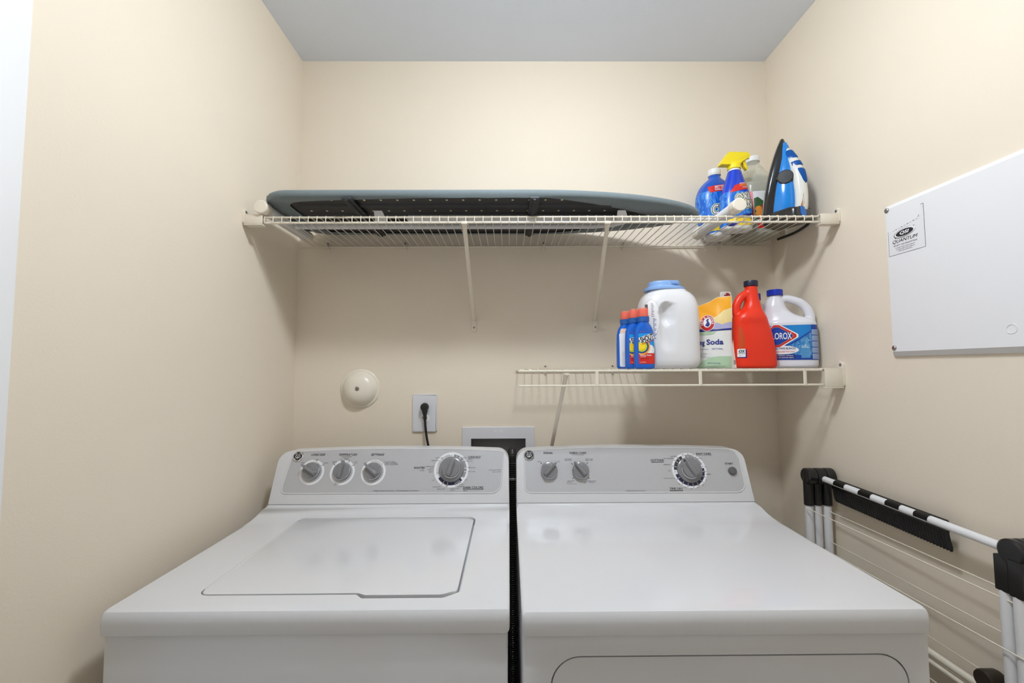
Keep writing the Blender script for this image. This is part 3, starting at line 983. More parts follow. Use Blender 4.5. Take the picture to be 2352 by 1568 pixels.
# fabric cover: wraps the rim and folds under to a gathered hem
b = bmesh.new()
rows = []
for i in range(ON):
    x, y = outline[i]
    front = y < YC
    # hem depth under the board
    if x < -0.60:
        d = 0.036 + 0.030 * min(1, (-0.60 - x) / 0.09)
    elif x < 0.10:
        t = (x + 0.62) / 0.72
        d = 0.034 * (1 - t) ** 2.2 + 0.002
    else:
        d = 0.004 + 0.085 * min(1, (x - 0.10) / 0.35)
    if not front:
        d = max(d, 0.02)
    d = min(d, max(0.004, board_half(x) * 0.9))
    g = 0.0012 * math.sin(i * 2.4) if (x < -0.60 or x > 0.45) else 0.0003 * math.sin(i * 1.7)
    P0 = inset(i, 0.05 if board_half(x) > 0.06 else board_half(x) * 0.7)
    prof = [(P0, BH1 + 0.001), (inset(i, 0.012), BH1 + 0.0005), (inset(i, 0.004), BH1 - 0.001), (inset(i, -0.001 + g), BH1 - 0.006), (inset(i, -0.0015 + g), BH0 + 0.004),
            (inset(i, 0.002), BH0 - 0.002 + g), (inset(i, max(0.003, d * 0.5)), BH0 - 0.0042 + g * 1.5), (inset(i, max(0.004, d)), BH0 - 0.0026 - abs(g))]
    rows.append([b.verts.new(Vector((q.x, q.y, z)) - IO) for q, z in prof])
K = len(rows[0])
for i in range(ON):
    A, B = rows[i], rows[(i + 1) % ON]
    for k in range(K - 1):
        b.faces.new((A[k], A[k + 1], B[k + 1], B[k]))
b.faces.new([r_[0] for r_ in rows])
obj('cover', b, M_FABRIC, ib, smooth=60, label='grey blue fabric cover')
# straps across the underside
for xx, xe in ((-0.442, -0.44), (0.072, 0.075)):
    b = bmesh.new()
    box(b, xx - 0.014, xx + 0.014, 1.165, 1.50, BH0 - 0.012, BH0 - 0.004, 0.003)
    box(b, xx - 0.005, xx + 0.005, 1.165, 1.50, BH0 - 0.016, BH0 - 0.011, 0.002)
    bmesh.ops.translate(b, vec=-IO, verts=b.verts)
    obj('cross_strap', b, M_MESH, ib)
# folded legs
FZ = DECK_U + 0.0195
def foot(x, y0, y1):
    b = bmesh.new()
    tube(b, [Vector((x, y0 + 0.012, FZ)) - IO, Vector((x, y1 - 0.012, FZ)) - IO], 0.0165, 20)
    ft = obj('foot', b, M_TUBE, ib, label='white tubular foot')
    for ya, sgn in ((y0, 1), (y1, -1)):
        b = nlathe([(0, 0), (0.017, 0.0005), (0.0192, 0.003), (0.0195, 0.03), (0.0175, 0.034), (0, 0.034)], 24,
                   Matrix.Translation(Vector((x, ya, FZ)) - IO) @ Matrix.Rotation(-sgn * math.pi / 2, 4, 'X'))
        obj('foot_cap', b, M_IVORY, ft)
foot(-0.690, 1.19, 1.485)
foot(0.6435, 1.18, 1.46)
def bar(pts, ra, rb, name='leg'):
    b = bmesh.new()
    tube(b, [Vector(q) - IO for q in pts], [(ra, rb)] * len(pts), 12)
    return obj(name, b, M_TUBE, ib)
bar([(-0.69, 1.362, FZ), (0.27, 1.362, FZ), (0.33, 1.345, FZ), (0.36, 1.318, FZ + 0.001)], 0.0085, 0.0105)
bar([(0.6435, 1.30, FZ), (0.40, 1.30, FZ), (-0.30, 1.285, FZ - 0.002)], 0.0085, 0.0095)
for bx in (-0.385, 0.335):
    b = bmesh.new()
    F2 = frame(Vector((bx, 1.262, BH0 - 0.008)) - IO, (1, 0, 0), (0, 0.45, -0.9))
    plate(b, roundpoly([(-0.012, 0, .003), (0.012, 0, .003), (0.026, 0.034, .003), (-0.012, 0.034, .003)]), F2, 0, 0.002, 0.0005)
    obj('leg_bracket', b, M_WHITEP, ib)

# ------------------------------------------------------------------ bottles on the upper shelf
def sec(*rows):
    return list(rows)

def noisy_label(name, c1, c2, scale=60.0, rough=0.3):
    if name in MATS:
        return MATS[name]
    m = bpy.data.materials.new(name); m.use_nodes = True
    nt = m.node_tree; bs = nt.nodes['Principled BSDF']
    bs.inputs['Roughness'].default_value = rough
    tc = nt.nodes.new('ShaderNodeTexCoord'); n = nt.nodes.new('ShaderNodeTexNoise')
    mp = nt.nodes.new('ShaderNodeMapping'); mp.inputs['Rotation'].default_value = (0, 0.6, 0); mp.inputs['Scale'].default_value = (1.6, 1, 0.5)
    n.inputs['Scale'].default_value = scale; n.inputs['Detail'].default_value = 5; n.inputs['Distortion'].default_value = 1.2
    rp = nt.nodes.new('ShaderNodeValToRGB')
    rp.color_ramp.elements[0].position = 0.45; rp.color_ramp.elements[0].color = rgb(*c1)
    rp.color_ramp.elements[1].position = 0.78; rp.color_ramp.elements[1].color = rgb(*c2)
    nt.links.new(tc.outputs['Object'], mp.inputs['Vector']); nt.links.new(mp.outputs['Vector'], n.inputs['Vector'])
    nt.links.new(n.outputs['Fac'], rp.inputs['Fac']); nt.links.new(rp.outputs['Color'], bs.inputs['Base Color'])
    MATS[name] = m
    return m

P_BLUE = mat('royal blue plastic', (8, 84, 190), 0.25, coat=0.2, bump=0.005, bscale=300)
P_DKBLUE = mat('cobalt blue plastic', (10, 60, 196), 0.22, coat=0.2, bump=0.005, bscale=300)
L_SWIRL = noisy_label('blue foam print', (6, 98, 206), (110, 190, 242), 90)
L_RED = mat('red print', (214, 40, 32), 0.35, vary=0.03)
L_YEL = mat('yellow print', (250, 214, 40), 0.35, vary=0.03)
L_GLOW = mat('pale yellow print', (238, 240, 190), 0.35, vary=0.03)
L_WHITE = mat('white label', (240, 240, 242), 0.35, vary=0.01)
L_NAVY = mat('dark navy print', (26, 38, 120), 0.35, vary=0.03)
L_BLACK = mat('label black', (20, 20, 26), 0.35, vary=0.03)
P_YELLOW = mat('bright yellow plastic', (246, 222, 22), 0.3, bump=0.005, bscale=300)
P_CAPW = mat('white bottle cap', (236, 236, 234), 0.35, bump=0.01, bscale=400)

def logo_word(pr, s, u, v, w, h, rot, layer, shear=0.2):
    """white letters with a black outline and a pale glow behind"""
    for m_, d_, ly in ((L_GLOW, 0.0042, layer), (L_BLACK, 0.0017, layer + 4)):
        for q in range(8):
            a_ = q * math.pi / 4
            pr.text(s, u + d_ * math.cos(a_), v + d_ * math.sin(a_), w, h, m_, ly + 0.05 * q, rot=rot, shear=shear, bold=0.02)
    pr.text(s, u, v, w, h, L_WHITE, layer + 6, rot=rot, shear=shear, bold=0.02)

def cap(parent, cx, cy, z0, z1, r, m, ridges=True, name='cap', n=40):
    b = bmesh.new()
    prof = [(r * 0.97, z0), (r, z0 + 0.001), (r, z1 - 0.0025), (r * 0.95, z1 - 0.0006), (r * 0.86, z1), (0, z1)]
    lathe(b, prof, n, Matrix.Translation((cx, cy, 0)))
    if ridges:
        for v in b.verts:
            d = Vector((v.co.x - cx, v.co.y - cy))
            if d.length > r * 0.96:
                k = round(math.atan2(d.y, d.x) / (2 * math.pi / n))
                if k % 2:
                    d *= 0.975
                    v.co.x, v.co.y = cx + d.x, cy + d.y
    return obj(name, b, m, parent, smooth=25)

# large blue stain remover bottle
t = thing('stain_remover_bottle', 'wide blue refill bottle with white cap and red value band, behind the spray bottle', 'bottle', (0.703, 1.447, DECK_U), 0.12)
S = sec((0.0, 0.004, 0, 0.034, 0.034, 2.4), (0.004, 0.004, 0, 0.039, 0.040, 2.4), (0.02, 0.004, 0, 0.041, 0.043, 2.4), (0.042, 0.002, 0, 0.050, 0.0435, 2.5), (0.058, 0, 0, 0.057, 0.044, 2.6), (0.08, 0, 0, 0.0605, 0.045, 2.6), (0.12, 0, 0, 0.064, 0.046, 2.5),
        (0.15, 0, 0, 0.061, 0.045, 2.4), (0.175, 0, 0, 0.051, 0.039, 2.3), (0.193, 0, 0, 0.036, 0.030, 2.1), (0.205, 0, 0, 0.022, 0.022, 2), (0.213, 0, 0, 0.0185, 0.0185, 2), (0.222, 0, 0, 0.018, 0.018, 2))
b = nloft(sectioned(S, 5), 48)
SW = 0.152
body = obj('bottle_body', b, [P_BLUE, P_CAPW, L_SWIRL], t, smooth=50)
for q in body.data.polygons:
    q.material_index = 1 if q.center.z < 0.011 else 2 if q.center.z < SW else 0
pr = Print(bodymap(body.data), step=0.006, base=0.0005, lift=0.0002)
pr.poly(rot2([(-0.044, 0.148), (0.018, 0.148), (0.018, 0.170), (-0.044, 0.170)], 9, (-0.013, 0.159)), L_RED, 1)
pr.text('BETTER', -0.008, 0.1648, 0.036, 0.0078, L_WHITE, 2, rot=9, shear=0.25, bold=0.02)
pr.text('VALUE!', -0.008, 0.1555, 0.036, 0.0078, L_WHITE, 2, rot=9, shear=0.25, bold=0.02)
logo_word(pr, 'OXI', 0.020, 0.122, 0.058, 0.026, 10, 1)
logo_word(pr, 'CLEAN', 0.008, 0.092, 0.090, 0.030, 10, 2)
pr.poly(rot2([(-0.028, 0.062), (0.045, 0.062), (0.045, 0.075), (-0.028, 0.075)], 6, (0.01, 0.068)), L_YEL, 1)
pr.text('LAUNDRY', 0.009, 0.0685, 0.062, 0.0085, L_NAVY, 2, rot=6, shear=0.2, bold=0.02)
pr.poly([(-0.038, 0.018), (0.038, 0.018), (0.042, 0.045), (0.02, 0.034), (-0.02, 0.04), (-0.04, 0.03)], L_YEL, 1)
pr.build('front_label', t)
obj('neck_ring', nlathe([(0.0195, 0.2165), (0.021, 0.218), (0.021, 0.221), (0.019, 0.2225)], 30), P_CAPW, t)
cap(t, 0, 0, 0.2225, 0.239, 0.0205, P_CAPW)

# spray bottle
t = thing('spray_bottle', 'blue trigger spray bottle with yellow spray head on the long shelf', 'bottle', (0.7265, 1.362, DECK_U), 0.06)
S = sec((0.0, 0, 0, 0.040, 0.026, 2.6), (0.004, 0, 0, 0.046, 0.031, 2.6), (0.02, 0, 0, 0.0485, 0.034, 2.6), (0.06, 0, 0, 0.0485, 0.034, 2.5), (0.09, 0, 0, 0.0475, 0.033, 2.4), (0.12, 0, 0, 0.042, 0.030, 2.3), (0.15, 0, 0, 0.0335, 0.026, 2.2),
        (0.178, 0, 0, 0.0245, 0.022, 2.1), (0.192, 0, 0, 0.0205, 0.020, 2), (0.196, 0, 0, 0.016, 0.016, 2), (0.204, 0, 0, 0.0155, 0.0155, 2))
b = nloft(sectioned(S, 5), 48)
SW = 0.118
body = obj('bottle_body', b, [P_DKBLUE, P_CAPW, L_SWIRL], t, smooth=50)
for q in body.data.polygons:
    q.material_index = 1 if q.center.z < 0.011 else 2 if q.center.z < SW else 0
pr = Print(bodymap(body.data), step=0.006, base=0.0005, lift=0.0002)
pr.poly([(-0.031, 0.115), (0.036, 0.131), (0.031, 0.152), (0.022, 0.152), (-0.016, 0.139)], L_RED, 1)
pr.text('ATTACKS', 0.010, 0.1465, 0.022, 0.0046, L_WHITE, 2, rot=12, shear=0.2, bold=0.02)
pr.text('tough kinds of', 0.012, 0.1405, 0.026, 0.0044, L_YEL, 2, rot=12, shear=0.2, bold=0.02)
pr.text('STAINS', 0.017, 0.1345, 0.018, 0.0044, L_WHITE, 2, rot=12, shear=0.2, bold=0.02)
logo_word(pr, 'OXI', 0.006, 0.100, 0.046, 0.0205, 13, 1)
logo_word(pr, 'CLEAN', 0.0, 0.074, 0.074, 0.0245, 13, 2)
pr.poly(rot2([(0.004, 0.040), (0.046, 0.040), (0.046, 0.047), (0.004, 0.047)], 10, (0.02, 0.044)), L_NAVY, 1)
pr.poly(ellipse(0.0, 0.022, 0.044, 0.012, 28), L_YEL, 1)
pr.poly(ellipse(0.006, 0.0345, 0.026, 0.0055, 20), L_YEL, 2)
pr.text('GET IT OUT', 0.006, 0.0345, 0.036, 0.005, L_RED, 3, rot=6, bold=0.02)
pr.poly(ellipse(-0.028, 0.013, 0.014, 0.006, 20), L_NAVY, 2)
pr.build('front_label', t)
obj('neck_ring', nlathe([(0.0165, 0.194), (0.018, 0.196), (0.018, 0.1995), (0.0165, 0.201)], 30), P_CAPW, t)
cap(t, 0, 0, 0.201, 0.218, 0.0205, P_YELLOW, name='spray_collar')
FS = frame((0, 0, 0), (1, 0, 0), (0, 0, 1))
b = bmesh.new()
plate(b, roundpoly([(-0.049, 0.213, .002), (-0.018, 0.2135, .004), (-0.014, 0.217, .002), (0.018, 0.217, .003), (0.020, 0.224, .004), (0.038, 0.235, .003), (0.046, 0.2375, .003), (0.0475, 0.248, .003), (0.040, 0.255, .003), (-0.022, 0.2545, .008), (-0.046, 0.222, .004)]), FS, -0.012, 0.012, 0.0028, 2, both=True)
hd = obj('spray_head', b, P_YELLOW, t)
b = bmesh.new()
plate(b, roundpoly([(0.020, 0.231, .003), (0.034, 0.233, .003), (0.0385, 0.217, .004), (0.0435, 0.203, .002), (0.0385, 0.1995, .002), (0.0315, 0.210, .004), (0.027, 0.222, .004)]), FS, -0.006, 0.006, 0.0025, 2, both=True)
obj('trigger', b, P_YELLOW, hd)
obj('nozzle', nlathe([(0.0058, 0), (0.006, 0.0035), (0.004, 0.0045), (0.0015, 0.0045), (0, 0.0035)], 16, Matrix.Translation((0.0455, 0, 0.2435)) @ Matrix.Rotation(math.pi / 2, 4, 'Y')), P_YELLOW, hd)

# translucent jug of vinegar
def thin_clear(name, col, fac, rough=0.25):
    m = bpy.data.materials.new(name); m.use_nodes = True
    nt = m.node_tree; bs = nt.nodes['Principled BSDF']
    bs.inputs['Base Color'].default_value = rgb(*col); bs.inputs['Roughness'].default_value = rough
    tr = nt.nodes.new('ShaderNodeBsdfTransparent'); mx = nt.nodes.new('ShaderNodeMixShader')
    tr.inputs[0].default_value = tuple(0.55 + 0.45 * c for c in rgb(*col)[:3]) + (1,)
    n = nt.nodes.new('ShaderNodeTexNoise'); n.inputs['Scale'].default_value = 30
    mr = nt.nodes.new('ShaderNodeMapRange'); mr.inputs['To Min'].default_value = fac - 0.012; mr.inputs['To Max'].default_value = fac + 0.012
    nt.links.new(n.outputs['Fac'], mr.inputs['Value']); nt.links.new(mr.outputs['Result'], mx.inputs['Fac'])
    nt.links.new(tr.outputs[0], mx.inputs[1]); nt.links.new(bs.outputs[0], mx.inputs[2])
    nt.links.new(mx.outputs[0], nt.nodes['Material Output'].inputs['Surface'])
    MATS[name] = m
    return m
t = thing('vinegar_jug', 'cloudy translucent jug half full of clear liquid with white cap, beside the iron', 'bottle', (0.838, 1.449, DECK_U), 0.05)
S = sec((0.0, 0, 0, 0.052, 0.052, 2.8), (0.004, 0, 0, 0.060, 0.060, 2.8), (0.02, 0, 0, 0.064, 0.064, 2.8), (0.15, 0, 0, 0.064, 0.064, 2.6), (0.175, 0, 0, 0.062, 0.062, 2.5), (0.205, 0, 0, 0.051, 0.051, 2.3), (0.235, 0, 0, 0.033, 0.033, 2.1), (0.255, 0, 0, 0.0215, 0.0215, 2), (0.268, 0, 0, 0.019, 0.019, 2))
SS = sectioned(S, 5)
body = obj('bottle_body', nloft(SS, 44), thin_clear('cloudy clear plastic', (236, 238, 228), 0.30), t, smooth=50)
SI = [(max(z, 0.003), cx, cy, rx - 0.0025, ry - 0.0025, p_) for z, cx, cy, rx, ry, p_ in SS if z < 0.2]
obj('liquid', nloft(SI, 44), thin_clear('clear grey liquid', (214, 214, 204), 0.22, 0.1), t, smooth=50)
pr = Print(bodymap(body.data), step=0.008, base=0.0006, lift=0.0003)
pr.poly([(-0.0635, 0.035), (0.0635, 0.035), (0.0635, 0.142), (-0.0635, 0.142)], L_WHITE, 0)
pr.poly([(-0.063, 0.035), (-0.040, 0.035), (-0.040, 0.142), (-0.063, 0.142)], L_RED, 1)
L_LEAF = mat('leaf green print', (62, 98, 58), 0.4, vary=0.15, vscale=60)
L_ORNG = mat('orange fruit print', (236, 150, 60), 0.4, vary=0.08, vscale=60)
L_RED2 = mat('apple red print', (190, 40, 28), 0.4, vary=0.1, vscale=60)
pr.poly([(-0.038, 0.118), (-0.028, 0.122), (-0.005, 0.104), (0.02, 0.095), (0.05, 0.1), (0.05, 0.042), (-0.038, 0.042)], L_LEAF, 1)
for ox, oz, r_, m_ in ((-0.026, 0.082, 0.010, L_ORNG), (-0.010, 0.086, 0.010, L_RED2), (-0.028, 0.064, 0.010, L_ORNG), (-0.012, 0.070, 0.011, L_ORNG), (0.005, 0.062, 0.013, L_ORNG), (-0.018, 0.055, 0.009, L_ORNG), (0.016, 0.080, 0.012, L_RED2)):
    pr.poly(ellipse(ox, oz, r_, r_, 18), m_, 2 + (oz < 0.07))
for k in range(8):
    pr.line((-0.059, 0.05 + 0.01 * k), (-0.044, 0.05 + 0.01 * k), 0.0013, L_WHITE, 2)
pr.poly([(-0.038, 0.036), (0.06, 0.036), (0.06, 0.047), (-0.038, 0.047)], L_WHITE, 4)
pr.poly([(-0.03, 0.018), (0.03, 0.018), (0.03, 0.034), (-0.03, 0.034)], L_RED, 1)
pr.build('front_label', t)
cap(t, 0, 0, 0.266, 0.284, 0.0215, P_CAPW)

# ------------------------------------------------------------------ steam iron standing on its heel
t = thing('steam_iron', 'blue and black steam iron with white handle standing on its heel by the right wall', 'iron', (0.824, 1.343, DECK_U), -1.15)
I_BLACK = mat('glossy black iron skirt', (30, 30, 31), 0.2, coat=0.4, bump=0.004, bscale=300)
I_BLUE = mat('translucent blue iron tank', (6, 128, 214), 0.18, coat=0.5, vary=0.06, vscale=25)
I_BTN = mat('blue button plastic', (20, 112, 206), 0.3, bump=0.004, bscale=300)
I_WHITE = mat('pearl white iron handle', (226, 226, 220), 0.16, coat=0.6, bump=0.003, bscale=300)
I_COPPER = mat('copper print', (196, 128, 62), 0.25, metal=0.4, vary=0.1)
def lean(z):
    return 0.15 * z + 0.004
WZ = [(0.0, 0.090), (0.02, 0.100), (0.05, 0.106), (0.09, 0.103), (0.13, 0.093), (0.17, 0.077), (0.21, 0.054), (0.24, 0.033), (0.258, 0.016), (0.268, 0.006)]
def wid(z):
    for (a, wa), (c, wc) in zip(WZ, WZ[1:]):
        if z <= c:
            s = (z - a) / (c - a)
            return wa + (wc - wa) * s
    return 0.004
def iron_slab(x0f, x1f, wf, z0, z1, n=26, pw=5.0, m=28, base=None):
    b = bmesh.new(); rings = []
    for i in range(n + 1):
        z = z0 + (z1 - z0) * i / n
        xa, xb, w = x0f(z), x1f(z), wf(z)
        ring = []
        for k in range(m):
            a = 2 * math.pi * k / m
            c, s = math.cos(a), math.sin(a)
            mid = base(z) if base else (xa + xb) / 2
            ring.append(b.verts.new((mid + ((xb - mid) if c > 0 else (mid - xa)) * math.copysign(abs(c) ** (2 / pw), c), w / 2 * math.copysign(abs(s) ** (2 / pw), s), z)))
        rings.append(ring)
    for A, B in zip(rings, rings[1:]):
        for k in range(m):
            b.faces.new((A[k], A[(k + 1) % m], B[(k + 1) % m], B[k]))
    b.faces.new(rings[0][::-1]); b.faces.new(rings[-1])
    return b
obj('soleplate', iron_slab(lambda z: lean(z), lambda z: lean(z) + 0.006, lambda z: wid(z), 0.006, 0.268), M_STEEL, t)
b = bmesh.new(); rings = []
NS = 30
for i in range(NS + 1):
    z = 0.004 + 0.263 * i / NS
    w = wid(z); x0_ = lean(z) + 0.006
    k_ = min(1, w / 0.06)
    half = [(x0_, w / 2 + 0.001), (x0_ + 0.007 * k_, w / 2 + 0.001), (x0_ + 0.011 * k_, w / 2 - 0.001 * k_), (x0_ + 0.022 * k_, w / 2 - 0.011 * k_), (x0_ + 0.028 * k_, w / 2 - 0.022 * k_)]
    ring = [(x, -y) for x, y in half] + [(x, y) for x, y in half[::-1]]
    rings.append([b.verts.new((x, y, z)) for x, y in ring])
m_ = len(rings[0])
for A, B in zip(rings, rings[1:]):
    for k in range(m_):
        b.faces.new((A[k], A[(k + 1) % m_], B[(k + 1) % m_], B[k]))
b.faces.new(rings[0][::-1]); b.faces.new(rings[-1])
obj('skirt', b, I_BLACK, t, smooth=40)
def tank_h(z):
    return 0.062 * max(0.02, 1 - (max(0, z - 0.045) / 0.212) ** 1.3) ** 0.8
obj('tank', iron_slab(lambda z: lean(z) + 0.010, lambda z: lean(z) + 0.016 + tank_h(z), lambda z: max(0.004, wid(z) * 0.80 - 0.004), 0.034, 0.252, pw=2.3, base=lambda z: lean(z) + 0.016), I_BLUE, t, smooth=60)
heel = obj('heel', nplate(rrect(0.0, 0.110, -0.043, 0.043, 0.018), frame((0, 0, 0), (1, 0, 0), (0, 1, 0)), 0.0, 0.034, 0.008, 3), I_BLACK, t)
FH = frame((0.102, -0.0435, 0.0), (1, 0, 0), (0, 0, 1))
hp = smooth_path([(lean(0.252) + 0.006, 0, 0.252), (lean(0.225) + 0.024, 0, 0.225), (0.080, 0, 0.185), (0.093, 0, 0.14), (0.099, 0, 0.09), (0.099, 0, 0.05), (0.096, 0, 0.03)], 7)
rad = []
for i in range(len(hp)):
    s = i / (len(hp) - 1)
    rad.append((0.005 + 0.0115 * min(1, s * 2.2), 0.008 + 0.0105 * min(1, s * 1.8)))
b = ntube(hp, [(r_[1], r_[0]) for r_ in rad], 20)
hn = obj('handle', b, I_WHITE, t, smooth=60)
def on_handle(s, w=0.0, lift=0.0):
    """point on the outward-facing surface of the handle"""
    i = min(len(hp) - 2, int(s * (len(hp) - 1)))
    f_ = s * (len(hp) - 1) - i
    p_ = hp[i].lerp(hp[i + 1], f_)
    tg = (hp[i + 1] - hp[i]).normalized()
    nrm = Vector((0, 1, 0)).cross(tg)
    if nrm.x < 0:
        nrm = -nrm
    ra, rb = rad[i]
    c = max(-1, min(1, w / rb))
    return p_ + Vector((0, w, 0)) + nrm * (ra * math.sqrt(max(0, 1 - c * c)) + lift)
def handle_button(name, s0, s1, w0, w1, shape):
    b = bmesh.new(); n, m = 8, 8
    G = []
    for i in range(n + 1):
        a = i / n
        row = []
        for j in range(m + 1):
            q = j / m * 2 - 1
            ww = shape(a)
            row.append(b.verts.new(on_handle(s0 + (s1 - s0) * a, (w0 + w1) / 2 + q * ww * (w1 - w0) / 2, 0.0028 if 0 < i < n and 0 < j < m else -0.0005)))
        G.append(row)
    for i in range(n):
        for j in range(m):
            b.faces.new((G[i][j], G[i][j + 1], G[i + 1][j + 1], G[i + 1][j]))
    bmesh.ops.solidify(b, geom=b.faces[:], thickness=0.002)
    obj(name, b, I_BTN, hn, smooth=60)
handle_button('spray_button', 0.07, 0.13, -0.009, 0.004, lambda a: math.sqrt(max(0.05, 1 - (2 * a - 1) ** 2)))
handle_button('steam_button', 0.19, 0.33, -0.016, 0.010, lambda a: 0.5 + 0.5 * math.sin(math.pi * min(1, a * 0.75 + 0.1)))
handle_button('steam_slider', 0.365, 0.43, -0.016, 0.012, lambda a: 1.0)
handle_button('grip_insert', 0.46, 0.62, -0.015, 0.013, lambda a: math.sqrt(max(0.02, 1 - a ** 1.6)))
pr = Print(lambda u, v, w: on_handle(v, u, w), base=0.0006, lift=0.0003)
vv = [(-0.0165, 0.99), (-0.0125, 0.99), (-0.0105, 0.86), (-0.0112, 0.72), (-0.0135, 0.80), (-0.016, 0.9)]
pr.poly(vv, I_COPPER, 0)
pr.build('copper_stripe', hn)
# temperature dial between tank and handle
ax_ = Vector((0.55, -0.83, 0.0)); yy_ = Vector((0, 0, 1)); xx_ = yy_.cross(ax_)
Md = Matrix.Translation((0.068, -0.022, 0.135)) @ Matrix((xx_, yy_, ax_)).transposed().to_4x4()
obj('temperature_dial', nlathe([(0.021, -0.010), (0.0215, 0.0), (0.0215, 0.008), (0.019, 0.010), (0, 0.010)], 36, Md), M_BLACKP, t)
b = bmesh.new()
plate(b, roundpoly([(-0.013, 0.034, .002), (0.013, 0.034, .002), (0.013, 0.012, .008), (0.004, 0.002, .006), (-0.004, 0.002, .006), (-0.013, 0.012, .008)]), frame((0.110, -0.012, 0.0), (0, 1, 0), (0, 0, 1)), -0.003, 0.0015, 0.0008)
obj('heel_insert', b, I_BTN, heel)
cordp = smooth_path([(0.085, 0.036, 0.022), (0.089, 0.060, 0.022), (0.078, 0.072, 0.012), (0.052, 0.088, 0.005), (-0.005, 0.122, 0.0042), (-0.07, 0.140, 0.0042)], 6)
obj('power_cord', ntube(cordp, 0.0042, 10), M_BLACKR, t)

# ------------------------------------------------------------------ bottles on the lower shelf
S_BLUE = mat('clear blue plastic', (6, 96, 200), 0.22, coat=0.3, vary=0.03, vscale=40)
S_ORANGE = mat('orange cap plastic', (250, 92, 44), 0.3, vary=0.03, vscale=60)
S_PINK = thin_clear('clear pinkish overcap', (255, 170, 150), 0.35, 0.15)
def shout(name, label, x, y, rz, back=False, tall=0.0):
    t = thing(name, label, 'bottle', (x, y, DECK_L), rz)
    S = sec((0.0, 0, 0, 0.024, 0.012, 2.8), (0.003, 0, 0, 0.0275, 0.0145, 2.8), (0.012, 0, 0, 0.029, 0.0158, 2.8), (0.08, 0, 0, 0.0282, 0.0158, 2.7), (0.108, 0, 0, 0.0262, 0.0155, 2.5), (0.121, 0, 0, 0.0215, 0.015, 2.3), (0.130, 0, 0, 0.0158, 0.0145, 2), (0.134, 0, 0, 0.0145, 0.0140, 2), (0.148, 0, 0, 0.0142, 0.0140, 2))
    body = obj('bottle_body', nloft(sectioned(S, 5), 40), S_BLUE, t, smooth=50)
    pr = Print(bodymap(body.data), step=0.005, base=0.0004, lift=0.00015)
    if back:
        pr.poly(rrect(-0.0235, 0.0235, 0.006, 0.106, 0.004), L_WHITE, 0)
        pr.poly(roundpoly([(-0.022, 0.106, .002), (0.022, 0.106, .002), (0.018, 0.120, .004), (-0.018, 0.120, .004)]), mat('peach label', (240, 206, 180), 0.4, vary=0.02), 0)
        for k in range(14):
            pr.line((-0.018, 0.05 - 0.003 * k), (0.018 - 0.004 * (k % 3), 0.05 - 0.003 * k), 0.0008, M_GREYINK, 1)
    else:
        sky = mat('sky blue label', (28, 150, 226), 0.35, vary=0.05, vscale=40)
        pr.poly(rrect(-0.0185, 0.0265, 0.016, 0.100, 0.003), sky, 0)
        pr.poly(rrect(-0.0185, 0.0265, 0.014, 0.044, 0.002), L_RED, 2)
        pr.poly(ellipse(0.012, 0.052, 0.014, 0.016, 24), L_WHITE, 1)
        c_ = (-0.0105, 0.063)
        for r_, m_ in ((0.0235, mat('print orange', (250, 170, 40), 0.35, vary=0.02)), (0.0195, mat('print blue', (20, 74, 150), 0.35, vary=0.02)), (0.015, mat('print lime', (196, 214, 40), 0.35, vary=0.02)), (0.0105, L_YEL)):
            pts = [(max(-0.0185, px_), max(0.03, pz_)) for px_, pz_ in ellipse(c_[0], c_[1], r_, r_, 36)]
            pr.poly(pts, m_, 3 + int((0.024 - r_) * 300))
        pr.poly(rot2([(-0.0165, 0.078), (0.024, 0.078), (0.024, 0.095), (-0.0165, 0.095)], 20, (0.004, 0.086)), L_WHITE, 8)
        pr.text('SHOUT', 0.0045, 0.0865, 0.0385, 0.0165, L_BLACK, 9, rot=20, shear=0.12, bold=0.035)
        pr.text('TRIPLE-ACTING', 0.006, 0.0748, 0.034, 0.0036, L_RED, 9, rot=20, shear=0.1, bold=0.01)
        pr.text('Set-in Stain', 0.0005, 0.0385, 0.031, 0.0045, L_WHITE, 10, bold=0.02)
        pr.text('Scrubber', -0.0065, 0.034, 0.015, 0.0028, L_WHITE, 10)
        pr.text('8.7 oz (256 mL)', -0.007, 0.0185, 0.015, 0.0032, L_WHITE, 10, bold=0.01)
        pr.text('TRIPLE ACTION', -0.003, 0.029, 0.022, 0.0022, L_BLACK, 10)
        pr.text('S C Johnson', -0.006, 0.105, 0.014, 0.0028, L_RED, 1, bold=0.01)
    pr.build('back_label' if back else 'front_label', t)
    obj('neck_ring', nlathe([(0.0148, 0.134), (0.0165, 0.1345), (0.0165, 0.148), (0.0148, 0.1485)], 30), thin_clear('clear blue collar', (60, 120, 200), 0.6) if 'clear blue collar' not in MATS else MATS['clear blue collar'], t)
    k = cap(t, 0, 0, 0.1482, 0.170 + tall, 0.0132, S_ORANGE)
    obj('overcap', nlathe([(0.0158, 0.1484), (0.0160, 0.152), (0.0140, 0.1525), (0.0136, 0.1715 + tall), (0.0125, 0.1735 + tall), (0, 0.1738 + tall)], 30), S_PINK, k)
    return t
shout('stain_gel_bottle', 'blue stain gel bottle with orange cap, frontmost of the three', 0.3855, 1.241, -0.03)
shout('stain_gel_bottle', 'blue stain gel bottle with orange cap, half hidden between its two look-alikes', 0.369, 1.2745, -0.03, tall=0.001)
shout('stain_gel_bottle', 'stain gel bottle turned to show its blank white back label', 0.3535, 1.3125, 0.08, back=True)

